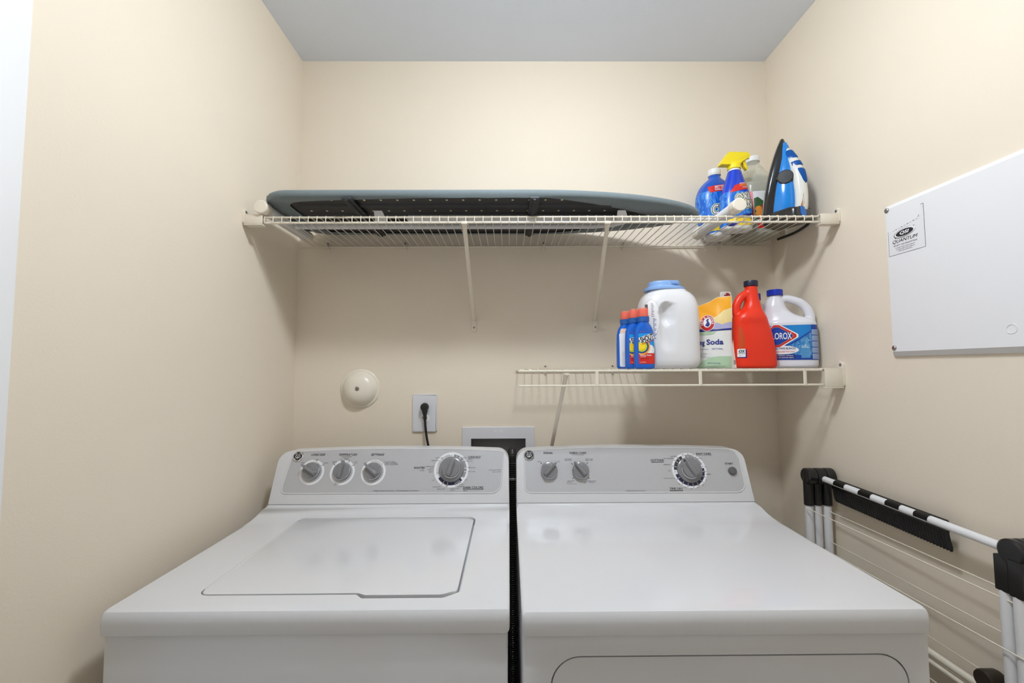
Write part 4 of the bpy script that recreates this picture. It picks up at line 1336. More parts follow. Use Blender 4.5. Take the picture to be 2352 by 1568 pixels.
# big white detergent tub
t = thing('detergent_tub', 'large rounded white detergent tub with pale blue lid and side grip', 'tub', (0.4820, 1.316, DECK_L), 0.0)
W_TUB = mat('white tub plastic', (232, 232, 234), 0.2, coat=0.3, bump=0.004, bscale=300)
S = sec((0.0, 0, 0, 0.066, 0.044, 3.2), (0.003, 0, 0, 0.076, 0.053, 3.2), (0.014, 0, 0, 0.084, 0.060, 3.2), (0.04, 0, 0, 0.0865, 0.0625, 3.2), (0.13, 0, 0, 0.0865, 0.0625, 3.2), (0.18, 0, 0, 0.0855, 0.0615, 3.2), (0.208, 0, 0, 0.079, 0.057, 3.0), (0.224, 0, 0, 0.068, 0.051, 2.8), (0.231, 0, 0, 0.058, 0.047, 2.6), (0.236, 0, 0, 0.055, 0.045, 2.4))
b = nloft(sectioned(S, 10), 120)
def bumpf(x, z):
    """hand grip pressed into the left of the front face: deep pocket above, shallow slide below"""
    g = 0.0
    dx, dz = (x + 0.0235) / 0.017, (z - 0.160) / 0.026
    q = dx * dx + dz * dz
    if q < 1.8:
        g += 0.022 * max(0, 1 - q / 1.8) ** 0.7 * (1 if dx < 0.9 else 0.6)
    dx, dz = (x + 0.0225) / 0.020, (z - 0.105) / 0.048
    q = abs(dx) ** 2.4 + abs(dz) ** 2.6
    if q < 1.3:
        g += 0.009 * max(0, 1 - q / 1.3) ** 0.8
    return g
for v in b.verts:
    if v.co.y < -0.01:
        v.co.y += bumpf(v.co.x, v.co.z) * min(1, (-v.co.y - 0.01) / 0.03)
body = obj('tub_body', b, W_TUB, t, smooth=60)
pr = Print(bodymap(body.data), step=0.004, base=0.0004, lift=0.0002)
pr.band(ellipse(-0.064, 0.148, 0.021, 0.055, 40), ellipse(-0.064, 0.148, 0.0197, 0.0535, 40), M_GREYINK, 0)
pr.poly(ellipse(-0.064, 0.148, 0.0197, 0.0535, 40), L_WHITE, 0)
pr.poly([(-0.079, 0.174), (-0.073, 0.174), (-0.073, 0.189), (-0.079, 0.189)], M_KNOBD, 1)
for k in range(9):
    pr.poly([(-0.0655, 0.190 - 0.0046 * k), (-0.0605 + 0.001 * (k % 3), 0.190 - 0.0046 * k), (-0.0605 + 0.001 * (k % 3), 0.1885 - 0.0046 * k), (-0.0655, 0.1885 - 0.0046 * k)], M_INKG, 1)
for k in range(16):
    w_ = 0.006 + 0.003 * math.sin(k * 1.7)
    pr.poly([(-0.062, 0.146 - 0.0038 * k), (-0.062 + w_, 0.146 - 0.0038 * k), (-0.062 + w_, 0.1446 - 0.0038 * k), (-0.062, 0.1446 - 0.0038 * k)], L_NAVY if k % 4 else M_INKG, 1)
pr.build('side_label', t)
P_LID = mat('pale blue lid plastic', (140, 178, 230), 0.32, bump=0.006, bscale=300)
S = sec((0.2355, -0.008, 0, 0.0605, 0.047, 2.4), (0.2375, -0.008, 0, 0.060, 0.0475, 2.4), (0.242, -0.008, 0, 0.0600, 0.0475, 2.4), (0.2465, -0.008, 0, 0.050, 0.041, 2.3), (0.249, -0.008, 0, 0.0475, 0.039, 2.3), (0.259, -0.008, 0, 0.0465, 0.038, 2.3), (0.2625, -0.008, 0, 0.043, 0.035, 2.3), (0.2635, -0.008, 0, 0.038, 0.031, 2.3))
lid = obj('lid', nloft(sectioned(S, 3), 64), P_LID, t, smooth=45)
b = bmesh.new()
box(b, 0.0, 0.021, -0.0405, -0.034, 0.2505, 0.2615, 0.0012)
for k in range(5):
    box(b, 0.003 + 0.0034 * k, 0.0045 + 0.0034 * k, -0.0412, -0.040, 0.2535, 0.259)
obj('latch', b, P_LID, lid)

# baking soda pouch
t = thing('baking_soda_pouch', 'white and orange stand-up pouch of baking soda', 'pouch', (0.6150, 1.340, DECK_L), -0.66)
W_BAG = mat('white pouch film', (232, 232, 228), 0.35, bump=0.12, bscale=45)
b = bmesh.new()
nz, nx = 26, 26
def bag_half(u, s):
    """half depth of the pouch: s 0..1 up, u -1..1 across"""
    e = max(0, 1 - abs(u) ** 3.0)
    return (0.030 * (1 - s) ** 0.55 * (0.35 + 0.65 * min(1, (1 - s) * 3))) * e * (1 if s > 0.02 else 0.8) + 0.0012
def bag_top(u):
    x = u * 0.071
    if x < 0.01:
        return 0.180 + (x + 0.071) / 0.081 * 0.026
    return 0.206 + 0.012 * min(1, (x - 0.01) / 0.02)
front, back = [], []
for i in range(nz + 1):
    s = i / nz
    fr_, bk_ = [], []
    for j in range(nx + 1):
        u = j / nx * 2 - 1
        z = s * bag_top(u)
        x = u * 0.071 * (1.0 - 0.03 * math.sin(math.pi * s)) + 0.001 * math.sin(9 * s + u)
        wr = 0.0011 * math.sin(13 * s + 5 * u) * math.sin(4 * u + 7 * s) * (1 - s * 0.5)
        hh = bag_half(u, s)
        fr_.append(b.verts.new((x, -hh + wr, z)))
        bk_.append(b.verts.new((x, hh + wr, z)))
    front.append(fr_); back.append(bk_)
for i in range(nz):
    for j in range(nx):
        b.faces.new((front[i][j], front[i][j + 1], front[i + 1][j + 1], front[i + 1][j]))
        b.faces.new((back[i][j + 1], back[i][j], back[i + 1][j], back[i + 1][j + 1]))
for i in range(nz):
    b.faces.new((front[i][0], front[i + 1][0], back[i + 1][0], back[i][0]))
    b.faces.new((front[i][nx], back[i][nx], back[i + 1][nx], front[i + 1][nx]))
for j in range(nx):
    b.faces.new((front[0][j], back[0][j], back[0][j + 1], front[0][j + 1]))
    b.faces.new((front[nz][j], front[nz][j + 1], back[nz][j + 1], back[nz][j]))
body = obj('pouch_body', b, W_BAG, t, smooth=60)
G_ORG = mat('amber print', (250, 172, 18), 0.35, vary=0.03)
G_CRM = mat('cream print', (240, 216, 150), 0.35, vary=0.04, vscale=30)
G_LIL = mat('lilac print', (178, 176, 214), 0.35, vary=0.05, vscale=30)
G_NVY = mat('deep blue print', (30, 44, 134), 0.35, vary=0.03)
G_SAGE = mat('sage print', (178, 206, 172), 0.35, vary=0.05, vscale=30)
pr = Print(bodymap(body.data), step=0.005, base=0.0005, lift=0.0002)
pr.poly([(-0.069, 0.118), (0.069, 0.118), (0.069, 0.2165), (0.031, 0.2165), (0.01, 0.205), (-0.069, 0.179)], G_CRM, 0)
pr.poly([(-0.069, 0.135), (-0.02, 0.150), (0.012, 0.150), (0.03, 0.158), (0.05, 0.176), (0.069, 0.182), (0.069, 0.2165), (0.031, 0.2165), (0.01, 0.205), (-0.069, 0.179)], G_ORG, 1)
pr.poly([(0.01, 0.118), (0.069, 0.120), (0.069, 0.140), (0.055, 0.136), (0.045, 0.132), (0.03, 0.138), (0.018, 0.135), (0.008, 0.128)], G_LIL, 1)
pr.poly([(-0.069, 0.110), (0.01, 0.112), (0.069, 0.115), (0.069, 0.121), (0.03, 0.117), (-0.069, 0.123)], G_NVY, 2)
pr.poly([(-0.069, 0.098), (0.02, 0.103), (0.03, 0.110), (-0.02, 0.113), (-0.069, 0.11)], G_SAGE, 1)
pr.poly([(-0.045, 0.002), (0.066, 0.002), (0.066, 0.036), (0.035, 0.036), (0.018, 0.034), (-0.008, 0.024), (-0.02, 0.012)], G_SAGE, 1)
cx_, cz_ = 0.004, 0.138
pr.poly(ellipse(cx_, cz_, 0.0215, 0.0255, 40), L_WHITE, 3)
pr.poly(ellipse(cx_, cz_, 0.0200, 0.0240, 40), mat('logo red', (192, 32, 40), 0.35, vary=0.02), 4)
pr.poly(ellipse(cx_, cz_ + 0.001, 0.0115, 0.0150, 32), L_WHITE, 5)
for k, ch in enumerate('ARM & HAMMER'):
    if ch == ' ':
        continue
    a = 196 - k * 18.5
    ra_ = math.radians(a)
    pr.text(ch, cx_ + 0.0157 * math.cos(ra_), cz_ + 0.0195 * math.sin(ra_), 0.0048, 0.0062, L_WHITE, 6, rot=a - 90, bold=0.02)
# raised arm holding a hammer
pr.poly([(-0.002, 0.130), (0.007, 0.126), (0.012, 0.133), (0.009, 0.141), (0.005, 0.146), (0.003, 0.149), (0.0, 0.146), (0.003, 0.140), (0.001, 0.136)], L_NAVY, 6)
pr.poly(ellipse(0.005, 0.148, 0.0034, 0.003, 14), L_NAVY, 6)
pr.text('Baking', -0.0225, 0.076, 0.038, 0.0205, G_NVY, 3, bold=0.025)
pr.text('Soda', 0.0245, 0.0795, 0.046, 0.0165, G_NVY, 3, bold=0.025)
pr.text('READY FOR BAKING |', -0.016, 0.0575, 0.046, 0.0038, G_NVY, 3)
pr.text('NATURAL', 0.0315, 0.0585, 0.029, 0.0048, G_NVY, 3)
pr.text('BAKING SODA MADE IN', -0.015, 0.044, 0.036, 0.003, M_INKG, 3)
pr.text('GREEN RIVER, USA', -0.016, 0.037, 0.032, 0.0036, M_INKG, 3)
pr.line((-0.03, 0.0325), (0.012, 0.0325), 0.0006, M_INKG, 3)
pr.text('NET WT 2.7 LB (1.22 kg)', 0.0215, 0.0148, 0.034, 0.0048, G_NVY, 3, bold=0.01)
pr.build('front_print', t)
# bottom gusset flaring out on the right
b = bmesh.new()
plate(b, [(0.058, 0.0), (0.0775, 0.0), (0.0725, 0.05), (0.070, 0.085), (0.066, 0.05)], frame((0, 0.012, 0), (1, 0, 0), (0, 0, 1)), -0.002, 0.012, 0.0008)
gus = obj('side_gusset', b, mat('white film with red bounce', (238, 218, 200), 0.4, bump=0.05, bscale=60), t)  # red light bounced from the jug is tinted into this white film
pr = Print(framemap(frame((0, 0.012, 0), (1, 0, 0), (0, 0, 1))), base=0.0125, lift=0.0002)
for k in range(6):
    pr.line((0.0705, 0.012 + 0.0022 * k), (0.0755, 0.012 + 0.0022 * k), 0.001, M_INK, 0)
pr.build('barcode', gus)

# small pouch with a red dot behind
t = thing('hang_tab_packet', 'white packet with a red dot showing between baking soda pouch and red jug', 'packet', (0.712, 1.415, DECK_L))
S = sec((0.0, 0, 0, 0.036, 0.020, 3), (0.01, 0, 0, 0.038, 0.022, 3), (0.12, 0, 0, 0.036, 0.016, 3), (0.19, 0, 0, 0.030, 0.007, 3), (0.205, 0, 0, 0.0185, 0.003, 3.4), (0.243, 0, 0, 0.0185, 0.0022, 3.4), (0.2505, 0, 0, 0.014, 0.002, 3.4))
obj('packet_body', nloft(sectioned(S, 4), 36), mat('white packet card', (236, 232, 224), 0.5, bump=0.02, bscale=200), t, smooth=50)
obj('red_dot', nlathe([(0.0095, 0), (0.009, 0.003), (0.006, 0.0055), (0, 0.0065)], 24, Matrix.Translation((0.004, -0.002, 0.237)) @ Matrix.Rotation(math.pi / 2, 4, 'X')), mat('dark red enamel', (150, 30, 26), 0.25, coat=0.5, bump=0.004, bscale=200), t)

# red jug
t = thing('red_jug', 'tall red orange jug with navy screw cap and handle hole, left of the bleach', 'jug', (0.7345, 1.305, DECK_L))
t.scale = (0.99, 1.0, 1.022)
R_RED = mat('red orange jug plastic', (236, 48, 12), 0.38, bump=0.03, bscale=500)
b = bmesh.new()
S = sec((0.0, 0.003, 0, 0.052, 0.029, 3.0), (0.003, 0.003, 0, 0.058, 0.034, 3.0), (0.012, 0.003, 0, 0.0605, 0.036, 3.0), (0.05, 0.0015, 0, 0.0595, 0.036, 3.0), (0.09, -0.002, 0, 0.057, 0.036, 2.9), (0.125, -0.0065, 0, 0.052, 0.035, 2.8), (0.145, -0.009, 0, 0.048, 0.037, 2.7), (0.16, -0.0075, 0, 0.0405, 0.033, 2.6), (0.172, -0.002, 0, 0.030, 0.028, 2.4), (0.19, 0.0015, 0, 0.0225, 0.0225, 2.2), (0.21, 0.001, 0, 0.0195, 0.0195, 2), (0.235, 0.0, 0, 0.0175, 0.0175, 2), (0.243, 0.0, 0, 0.0175, 0.0175, 2))
loft(b, sectioned(S, 5), 48)
tube(b, smooth_path([(-0.043, 0, 0.145), (-0.0475, 0, 0.165), (-0.0455, 0, 0.187), (-0.034, 0, 0.207), (-0.018, 0, 0.218), (0.0, 0, 0.220)], 5), 0.0122, 14)
b = fuse(b, 0.0022, 5)
body = obj('jug_body', b, R_RED, t, smooth=80)
cap(t, 0, 0, 0.2415, 0.2585, 0.0196, mat('navy cap plastic', (22, 24, 52), 0.4, bump=0.01, bscale=400))
pr = Print(bodymap(body.data), step=0.006, base=0.0006, lift=0.0003)
pr.poly([(max(-0.055, a), c) for a, c in ellipse(-0.056, 0.078, 0.016, 0.045, 40)], mat('burnt orange print', (206, 70, 14), 0.4, vary=0.05), 0)
pr.poly(rrect(-0.056, -0.0375, 0.030, 0.054, 0.002), L_NAVY, 2)
pr.poly(rrect(-0.056, -0.0405, 0.0325, 0.056, 0.002), L_WHITE, 3)
pr.text('OX', -0.0478, 0.049, 0.012, 0.0085, L_BLACK, 4, bold=0.03, shear=0.2)
pr.line((-0.055, 0.042), (-0.042, 0.042), 0.001, L_BLACK, 4)
pr.build('front_label', t)

# small white bottle with a blue cap behind the jugs
t = thing('small_white_bottle', 'white bottle with blue cap, mostly hidden behind the red jug and the bleach', 'bottle', (0.842, 1.452, DECK_L + 0.0008))
b = bmesh.new()
S = sec((0.0, 0, 0, 0.034, 0.026, 2.8), (0.005, 0, 0, 0.039, 0.030, 2.8), (0.13, 0, 0, 0.039, 0.030, 2.8), (0.165, 0, 0, 0.033, 0.027, 2.5), (0.195, -0.006, 0, 0.020, 0.019, 2.2), (0.215, -0.008, 0, 0.0135, 0.0135, 2), (0.227, -0.008, 0, 0.012, 0.012, 2))
loft(b, sectioned(S, 5), 40)
tube(b, smooth_path([(-0.006, 0, 0.214), (0.012, 0, 0.209), (0.024, 0, 0.195), (0.028, 0, 0.172), (0.026, 0, 0.155)], 5), 0.006, 12)
b = fuse(b, 0.0022, 4)
body = obj('bottle_body', b, mat('white bottle plastic', (228, 228, 232), 0.3, bump=0.005, bscale=300), t, smooth=80)
k = cap(t, -0.008, 0, 0.2255, 0.249, 0.0135, mat('blue cap plastic', (16, 54, 170), 0.35, bump=0.01, bscale=400))

# bleach jug
t = thing('bleach_jug', 'white bleach jug with blue cap, loop handle and wide blue label, by the right wall', 'jug', (0.864, 1.335, DECK_L), -0.40)
t.scale = (0.95, 0.98, 1.04)
b = bmesh.new()
S = sec((0.0, 0, 0, 0.066, 0.040, 3.0), (0.003, 0, 0, 0.072, 0.046, 3.0), (0.012, 0, 0, 0.0755, 0.049, 3.0), (0.06, 0, 0, 0.0755, 0.049, 3.0), (0.125, -0.001, 0, 0.0755, 0.049, 2.9), (0.134, -0.003, 0, 0.0745, 0.047, 2.7), (0.142, -0.006, 0, 0.071, 0.043, 2.5), (0.148, -0.016, 0, 0.0615, 0.040, 2.4), (0.155, -0.0255, 0, 0.0505, 0.037, 2.3), (0.168, -0.034, 0, 0.0385, 0.033, 2.2), (0.185, -0.0375, 0, 0.0315, 0.0295, 2.1), (0.20, -0.0375, 0, 0.0255, 0.0245, 2), (0.212, -0.036, 0, 0.0195, 0.0195, 2), (0.219, -0.035, 0, 0.0175, 0.0175, 2))
loft(b, sectioned(S, 6), 56)
tube(b, smooth_path([(-0.034, 0, 0.196), (-0.010, 0, 0.206), (0.010, 0, 0.2025), (0.034, 0, 0.1925), (0.0505, 0, 0.176), (0.0595, 0, 0.155), (0.0605, 0, 0.13), (0.058, 0, 0.11)], 6), [(0.0105 + 0.0035 * i / 42, 0.0105 + 0.0045 * i / 42) for i in range(43)], 16)
b = fuse(b, 0.0022, 5)
body = obj('jug_body', b, mat('white jug plastic', (228, 229, 236), 0.25, coat=0.15, bump=0.004, bscale=300), t, smooth=80)
cap(t, -0.0355, 0, 0.2165, 0.2345, 0.0235, mat('bleach cap blue', (10, 46, 178), 0.35, bump=0.01, bscale=400))
C_SKY = mat('bleach label blue', (24, 132, 208), 0.35, vary=0.03, vscale=30)
C_BUB = noisy_label('bubbly blue print', (40, 120, 190), (120, 190, 225), 60)
C_DEEP = mat('bleach deep blue', (14, 66, 164), 0.35, vary=0.03)
pr = Print(bodymap(body.data), step=0.005, base=0.0005, lift=0.0002)
Z0, Z1 = 0.0235, 0.1235
pr.poly([(-0.074, Z0), (0.0745, Z0), (0.0745, Z1), (-0.074, Z1)], C_SKY, 0)
pr.poly([(-0.074, Z0), (0.0515, Z0), (0.0515, 0.103), (0.012, 0.078), (-0.02, 0.064), (-0.074, 0.07)], C_BUB, 1)
pr.poly([(-0.074, Z0), (0.0515, Z0), (0.0515, 0.036), (-0.074, 0.042)], C_DEEP, 2)
pr.poly([(0.0515, 0.103), (0.0515, 0.107), (0.008, 0.079), (-0.024, 0.064), (-0.05, 0.069), (-0.05, 0.065), (-0.024, 0.0595), (0.01, 0.0745)], C_DEEP, 2)
pr.poly(ellipse(-0.030, 0.052, 0.046, 0.0125, 32), L_WHITE, 3)
pr.poly([(0.0515, Z0), (0.0745, Z0), (0.0745, Z1), (0.0515, Z1)], C_DEEP, 3)
for k in range(5):
    pr.poly(rrect(0.0525, 0.0735, 0.026 + 0.0172 * k, 0.0405 + 0.0172 * k, 0.001), mat('pale panel print', (178, 200, 224), 0.4, vary=0.02), 4)
    for q in range(4):
        pr.line((0.054, 0.0285 + 0.0172 * k + 0.003 * q), (0.072, 0.0285 + 0.0172 * k + 0.003 * q), 0.0009, C_DEEP, 5)
pr.poly(rrect(0.022, 0.046, 0.029, 0.066, 0.001), mat('hazy print', (96, 160, 206), 0.4, vary=0.03), 4)
for q in range(11):
    pr.line((0.0235, 0.0315 + 0.003 * q), (0.0445 - 0.004 * (q % 3), 0.0315 + 0.003 * q), 0.0009, L_WHITE if q > 8 else C_SKY, 5)
star = random.Random(3)
for q in range(16):
    x_, z_ = star.uniform(0.004, 0.05), star.uniform(0.062, 0.098)
    if z_ < 0.074 + (x_ - 0.008) * 0.62:
        pr.poly(ellipse(x_, z_, 0.0011, 0.0011, 8), L_WHITE, 4)
dc = (-0.042, 0.0925)
for sc, m_, ly in ((1.10, L_WHITE, 4), (1.0, mat('bleach red', (206, 40, 34), 0.35, vary=0.02), 5), (0.84, mat('bleach logo rim', (240, 150, 60), 0.35, vary=0.02), 6), (0.81, C_DEEP, 7)):
    hw, hh = 0.053 * sc, 0.032 * sc
    pts = roundpoly([(dc[0] - hw, dc[1] - hh * .12, 0.002), (dc[0] - hw * .12, dc[1] - hh, 0.006), (dc[0] + hw * .12, dc[1] - hh, 0.006), (dc[0] + hw, dc[1] - hh * .12, 0.004), (dc[0] + hw, dc[1] + hh * .12, 0.004), (dc[0] + hw * .12, dc[1] + hh, 0.006), (dc[0] - hw * .12, dc[1] + hh, 0.006), (dc[0] - hw, dc[1] + hh * .12, 0.002)], 4)
    pr.poly([(max(-0.0735, a), c) for a, c in pts], m_, ly)
pr.text('CLOROX', -0.0335, 0.0925, 0.064, 0.0195, L_WHITE, 8, bold=0.02)
pr.text('DISINFECTING BLEACH', -0.030, 0.0565, 0.074, 0.0058, L_NAVY, 5, bold=0.02)
pr.text('kills 99.9% of salmonella* & flu virus*', -0.033, 0.0475, 0.074, 0.0042, L_RED, 5, bold=0.01)
pr.poly(rrect(-0.066, 0.0055, 0.0265, 0.0395, 0.001), L_NAVY, 4)
pr.text('cleans, disinfects, whitens,', -0.031, 0.036, 0.064, 0.0038, L_WHITE, 5, bold=0.01)
pr.text('deodorizes & removes odors', -0.031, 0.0305, 0.064, 0.0038, L_WHITE, 5, bold=0.01)
pr.build('front_label', t)

# ------------------------------------------------------------------ things on the back wall
BW = frame((0, YB, EYE), (1, 0, 0), (0, 0, 1))
t = thing('wall_dome_cover', 'round ivory dome cover with a centre screw on the back wall', 'wall cover', (-0.5156, YB, EYE - 0.0716))
RX = Matrix.Rotation(math.pi / 2, 4, 'X')
obj('flange', nlathe([(0.067, 0), (0.0675, 0.003), (0.065, 0.005), (0.059, 0.0055), (0, 0.0055)], 48, RX), M_IVORY, t)
obj('dome', nlathe([(0.0595, 0.0045), (0.058, 0.010), (0.052, 0.020), (0.042, 0.0285), (0.028, 0.034), (0.014, 0.0365), (0.0085, 0.0365), (0.0075, 0.0345), (0, 0.0345)], 48, RX), M_IVORY, t)
s_ = obj('screw', nlathe([(0.0062, 0.034), (0.006, 0.0362), (0.0035, 0.0368), (0.003, 0.0355), (0, 0.0355)], 18, RX), M_STEEL, t)

t = thing('outlet_plate', 'pale wall outlet plate with a black plug in it', 'outlet', (-0.291, YB, EYE - 0.1558))
FO = frame((0, 0, 0), (1, 0, 0), (0, 0, 1))
obj('cover_plate', nplate(rrect(-0.042, 0.042, -0.0637, 0.0637, 0.003), FO, 0, 0.006, 0.0045, 3), M_PLATE, t)
for zz in (0.0195, -0.0195):
    b = bmesh.new()
    pts = [(x, max(-0.0135, min(0.0135, z)) + zz) for x, z in ellipse(0, 0, 0.0172, 0.0172, 40)]
    plate(b, pts, FO, 0.004, 0.0068, 0.0006)
    r_ = obj('receptacle', b, M_WHITEP, t)
    b = bmesh.new()
    for xx in (-0.0064, 0.0064):
        plate(b, [(xx - 0.0011, zz - 0.001), (xx + 0.0011, zz - 0.001), (xx + 0.0011, zz + 0.007), (xx - 0.0011, zz + 0.007)], FO, 0.0055, 0.0070)
    plate(b, ellipse(0, zz - 0.007, 0.0024, 0.0024, 12), FO, 0.0055, 0.0070)
    obj('slots', b, M_INK, r_)
obj('screw', nlathe([(0.0032, 0.0055), (0.003, 0.0066), (0, 0.007)], 14, RX), M_STEEL, t)

t = thing('power_cord', 'black plug and cord hanging from the wall outlet behind the washer', 'power cord', (-0.291, YB - 0.0072, EYE - 0.1345))
b = nlathe([(0.0125, 0.0), (0.0135, 0.004), (0.0145, 0.010), (0.0142, 0.018), (0.012, 0.023), (0.006, 0.025), (0, 0.025)], 26, Matrix.Translation((0.002, 0, 0)) @ RX)
tube(b, [(0.002, -0.014, -0.004), (0.0025, -0.015, -0.014), (0.003, -0.015, -0.024), (0.0035, -0.0145, -0.030)], [(0.0115, 0.010), (0.010, 0.0085), (0.0068, 0.0062), (0.006, 0.0058)], 14)
pl = obj('plug', b, M_BLACKP, t)
b = bmesh.new()
for k in range(4):
    z = -0.031 - 0.004 * k
    tube(b, [(0.0035, -0.0145, z), (0.0036, -0.0145, z - 0.0024)], 0.0062 - 0.0003 * k, 12)
obj('strain_relief', b, M_BLACKR, pl)
cp = smooth_path([(0.0035, -0.0145, -0.030), (0.005, -0.0148, -0.060), (0.010, -0.016, -0.10), (0.0175, -0.018, -0.14), (0.021, -0.020, -0.19), (0.02, -0.022, -0.30), (0.02, -0.022, -0.60)], 6)
obj('cable', ntube(cp, [(0.0042, 0.0042)] * len(cp), 10), M_BLACKR, t)

t = thing('washer_outlet_box', 'grey white recessed washer outlet box in the wall behind the machines', 'outlet box', ((HX0 + HX1) / 2, YB, EYE - 0.32))
ox, oz = (HX0 + HX1) / 2, EYE - 0.32
fo = [(-0.1625 - ox, EYE - 0.44 - oz), (0.0865 - ox, EYE - 0.44 - oz), (0.0865 - ox, EYE - 0.2055 - oz), (-0.1625 - ox, EYE - 0.2055 - oz)]
fi = [(HX0 + 0.002 - ox, HZ0 + 0.002 - oz), (HX1 - 0.002 - ox, HZ0 + 0.002 - oz), (HX1 - 0.002 - ox, HZ1 - 0.002 - oz), (HX0 + 0.002 - ox, HZ1 - 0.002 - oz)]
b = bmesh.new()
rows = [[b.verts.new((x, -w, z)) for x, z in P_] for P_, w in ((fo, 0.0), (fo, 0.003), ([(x * .99, z * .99) for x, z in fo], 0.0045), (fi, 0.0045), (fi, -0.012))]
for A, B in zip(rows, rows[1:]):
    for k in range(4):
        b.faces.new((A[k], A[(k + 1) % 4], B[(k + 1) % 4], B[k]))
fr_o = obj('frame', b, M_PLATE, t)
b = bmesh.new()
A = [b.verts.new((x, 0.012, z)) for x, z in fi]; B = [b.verts.new((x, 0.06, z)) for x, z in fi]
for k in range(4):
    b.faces.new((A[k], A[(k + 1) % 4], B[(k + 1) % 4], B[k]))
b.faces.new(B)
obj('recess', b, M_BOXIN, t, smooth=30)
pr = Print(framemap(frame((0, -0.0045, 0), (1, 0, 0), (0, 0, 1))), base=0.0003)
pr.text('PS', 0.002, 0.1005, 0.030, 0.007, M_WHITEP, 0, bold=0.02)
pr.build('embossed_mark', fr_o)

# corrugated drain hose dropping between the machines
t = thing('drain_hose', 'black corrugated drain hose in the gap between washer and dryer', 'hose', (0.0095, 1.45, 0.0))
path = smooth_path([(0.0, 0.085, EYE - 0.31), (0.0, 0.055, EYE - 0.288), (0.0, 0.02, EYE - 0.282), (0.0, -0.006, EYE - 0.30), (0.0, -0.012, EYE - 0.35), (0.0, -0.012, EYE - 0.6), (0.0, -0.01, 0.35), (0.0, 0.0, 0.06)], 1)
dense = []
P_ = smooth_path([tuple(q) for q in path], 8)
L_ = [0.0]
for a, c in zip(P_, P_[1:]):
    L_.append(L_[-1] + (c - a).length)
tot = L_[-1]; n_ = int(tot / 0.0022); j = 0
rr = []
for i in range(n_ + 1):
    s = tot * i / n_
    while j < len(L_) - 2 and L_[j + 1] < s:
        j += 1
    f_ = (s - L_[j]) / max(1e-9, L_[j + 1] - L_[j])
    dense.append(P_[j].lerp(P_[j + 1], f_)); rr.append(0.0150 if i % 3 == 0 else 0.0122 if i % 3 == 2 else 0.0146)
obj('hose_tube', ntube(dense, rr, 14), M_HOSE, t, smooth=50)
obj('hose_clamp', nlathe([(0.0155, -0.004), (0.0165, -0.003), (0.0165, 0.003), (0.0155, 0.004)], 20, Matrix.Translation((0, -0.012, EYE - 0.36))), M_STEEL, t)

# ------------------------------------------------------------------ white access panel on the right wall
PY0, PY1 = 0.705, 1.0515
PZ0, PZ1 = EYE + 0.0225, EYE + 0.3905
t = thing('access_panel', 'large white low-voltage access panel with torn sticker on the right wall', 'access panel', (XR, (PY0 + PY1) / 2, (PZ0 + PZ1) / 2))
FW = frame((0, 0, 0), (0, -1, 0), (0, 0, 1))
hw, hh = (PY1 - PY0) / 2, (PZ1 - PZ0) / 2
M_PANEL = mat('white panel paint', (236, 236, 237), 0.45, bump=0.03, bscale=350)
b = bmesh.new()
o1 = rrect(-hw, hw, -hh, hh, 0.004); o2 = rrect(-hw + 0.011, hw - 0.011, -hh + 0.011, hh - 0.011, 0.003)
rows = [[b.verts.new(fp(FW, u, v, w)) for u, v in P2] for P2, w in ((o1, 0.0), (o1, 0.004), (o2, 0.014))]
n = len(o1)
for A, B in zip(rows, rows[1:]):
    for k in range(n):
        b.faces.new((A[k], A[(k + 1) % n], B[(k + 1) % n], B[k]))
b.faces.new(rows[-1]); b.faces.new(rows[0][::-1])
door = obj('panel_door', b, M_PANEL, t, smooth=25)
for vv_ in (hh - 0.0135, -hh + 0.0195):
    for uu_ in (-hw + 0.0155, hw - 0.0155):
        obj('screw', nlathe([(0.0058, 0.0), (0.0056, 0.002), (0.004, 0.0034), (0.0012, 0.0036), (0.0012, 0.0025), (0, 0.0025)], 18, fmat(FW, uu_, vv_, 0.0138)), M_STEEL, t)
pr = Print(framemap((FW[0], FW[1], FW[2], FW[3])), base=0.0142, lift=0.00012)
# sticker: u from the left edge of the panel, v from the centre
def su(y): return -(y - (PY0 + PY1) / 2)
def sv(h): return EYE + h - (PZ0 + PZ1) / 2
u0, u1, v0, v1 = su(1.0355), su(0.9435), sv(0.2630), sv(0.3605)
vm = sv(0.326)
pr.poly([(u0, v0), (u1, v0), (u1, v1), (u1 - 0.008, v1), (u1 - 0.006, v1 - 0.02), (u1 - 0.016, vm + 0.008), (u0 + 0.05, vm + 0.003), (u0 + 0.01, vm - 0.006), (u0, vm - 0.002)], mat('sticker paper', (232, 232, 233), 0.5, vary=0.005), 0)
for a, c in (((u0, v0), (u1, v0)), ((u1, v0), (u1, v1)), ((u0, v0), (u0, vm - 0.003)), ((u1 - 0.007, v1), (u1, v1))):
    pr.line(a, c, 0.0008, M_INK, 1)
tr = random.Random(5)
for k in range(9):
    x_ = u0 + 0.012 + 0.0075 * k
    pr.line((x_, vm - 0.005 + 0.0012 * k), (x_ + 0.0045, vm - 0.0045 + 0.0013 * k), 0.0006 + 0.0006 * (k % 2), M_INK, 1)
pr.line((u1 - 0.014, vm + 0.008), (u1 - 0.012, vm + 0.013), 0.001, M_INK, 1)
cu_, cv_ = (u0 + u1) / 2 - 0.003, sv(0.3105)
pr.poly(rot2(ellipse(cu_, cv_, 0.0285, 0.0105, 40), 6, (cu_, cv_)), M_INK, 1)
pr.poly(rot2(ellipse(cu_ + 0.001, cv_ + 0.0004, 0.0275, 0.0095, 40), 6, (cu_, cv_)), L_WHITE, 2)
pr.poly(rot2(ellipse(cu_, cv_, 0.0225, 0.0078, 40), 3, (cu_, cv_)), M_INK, 3)
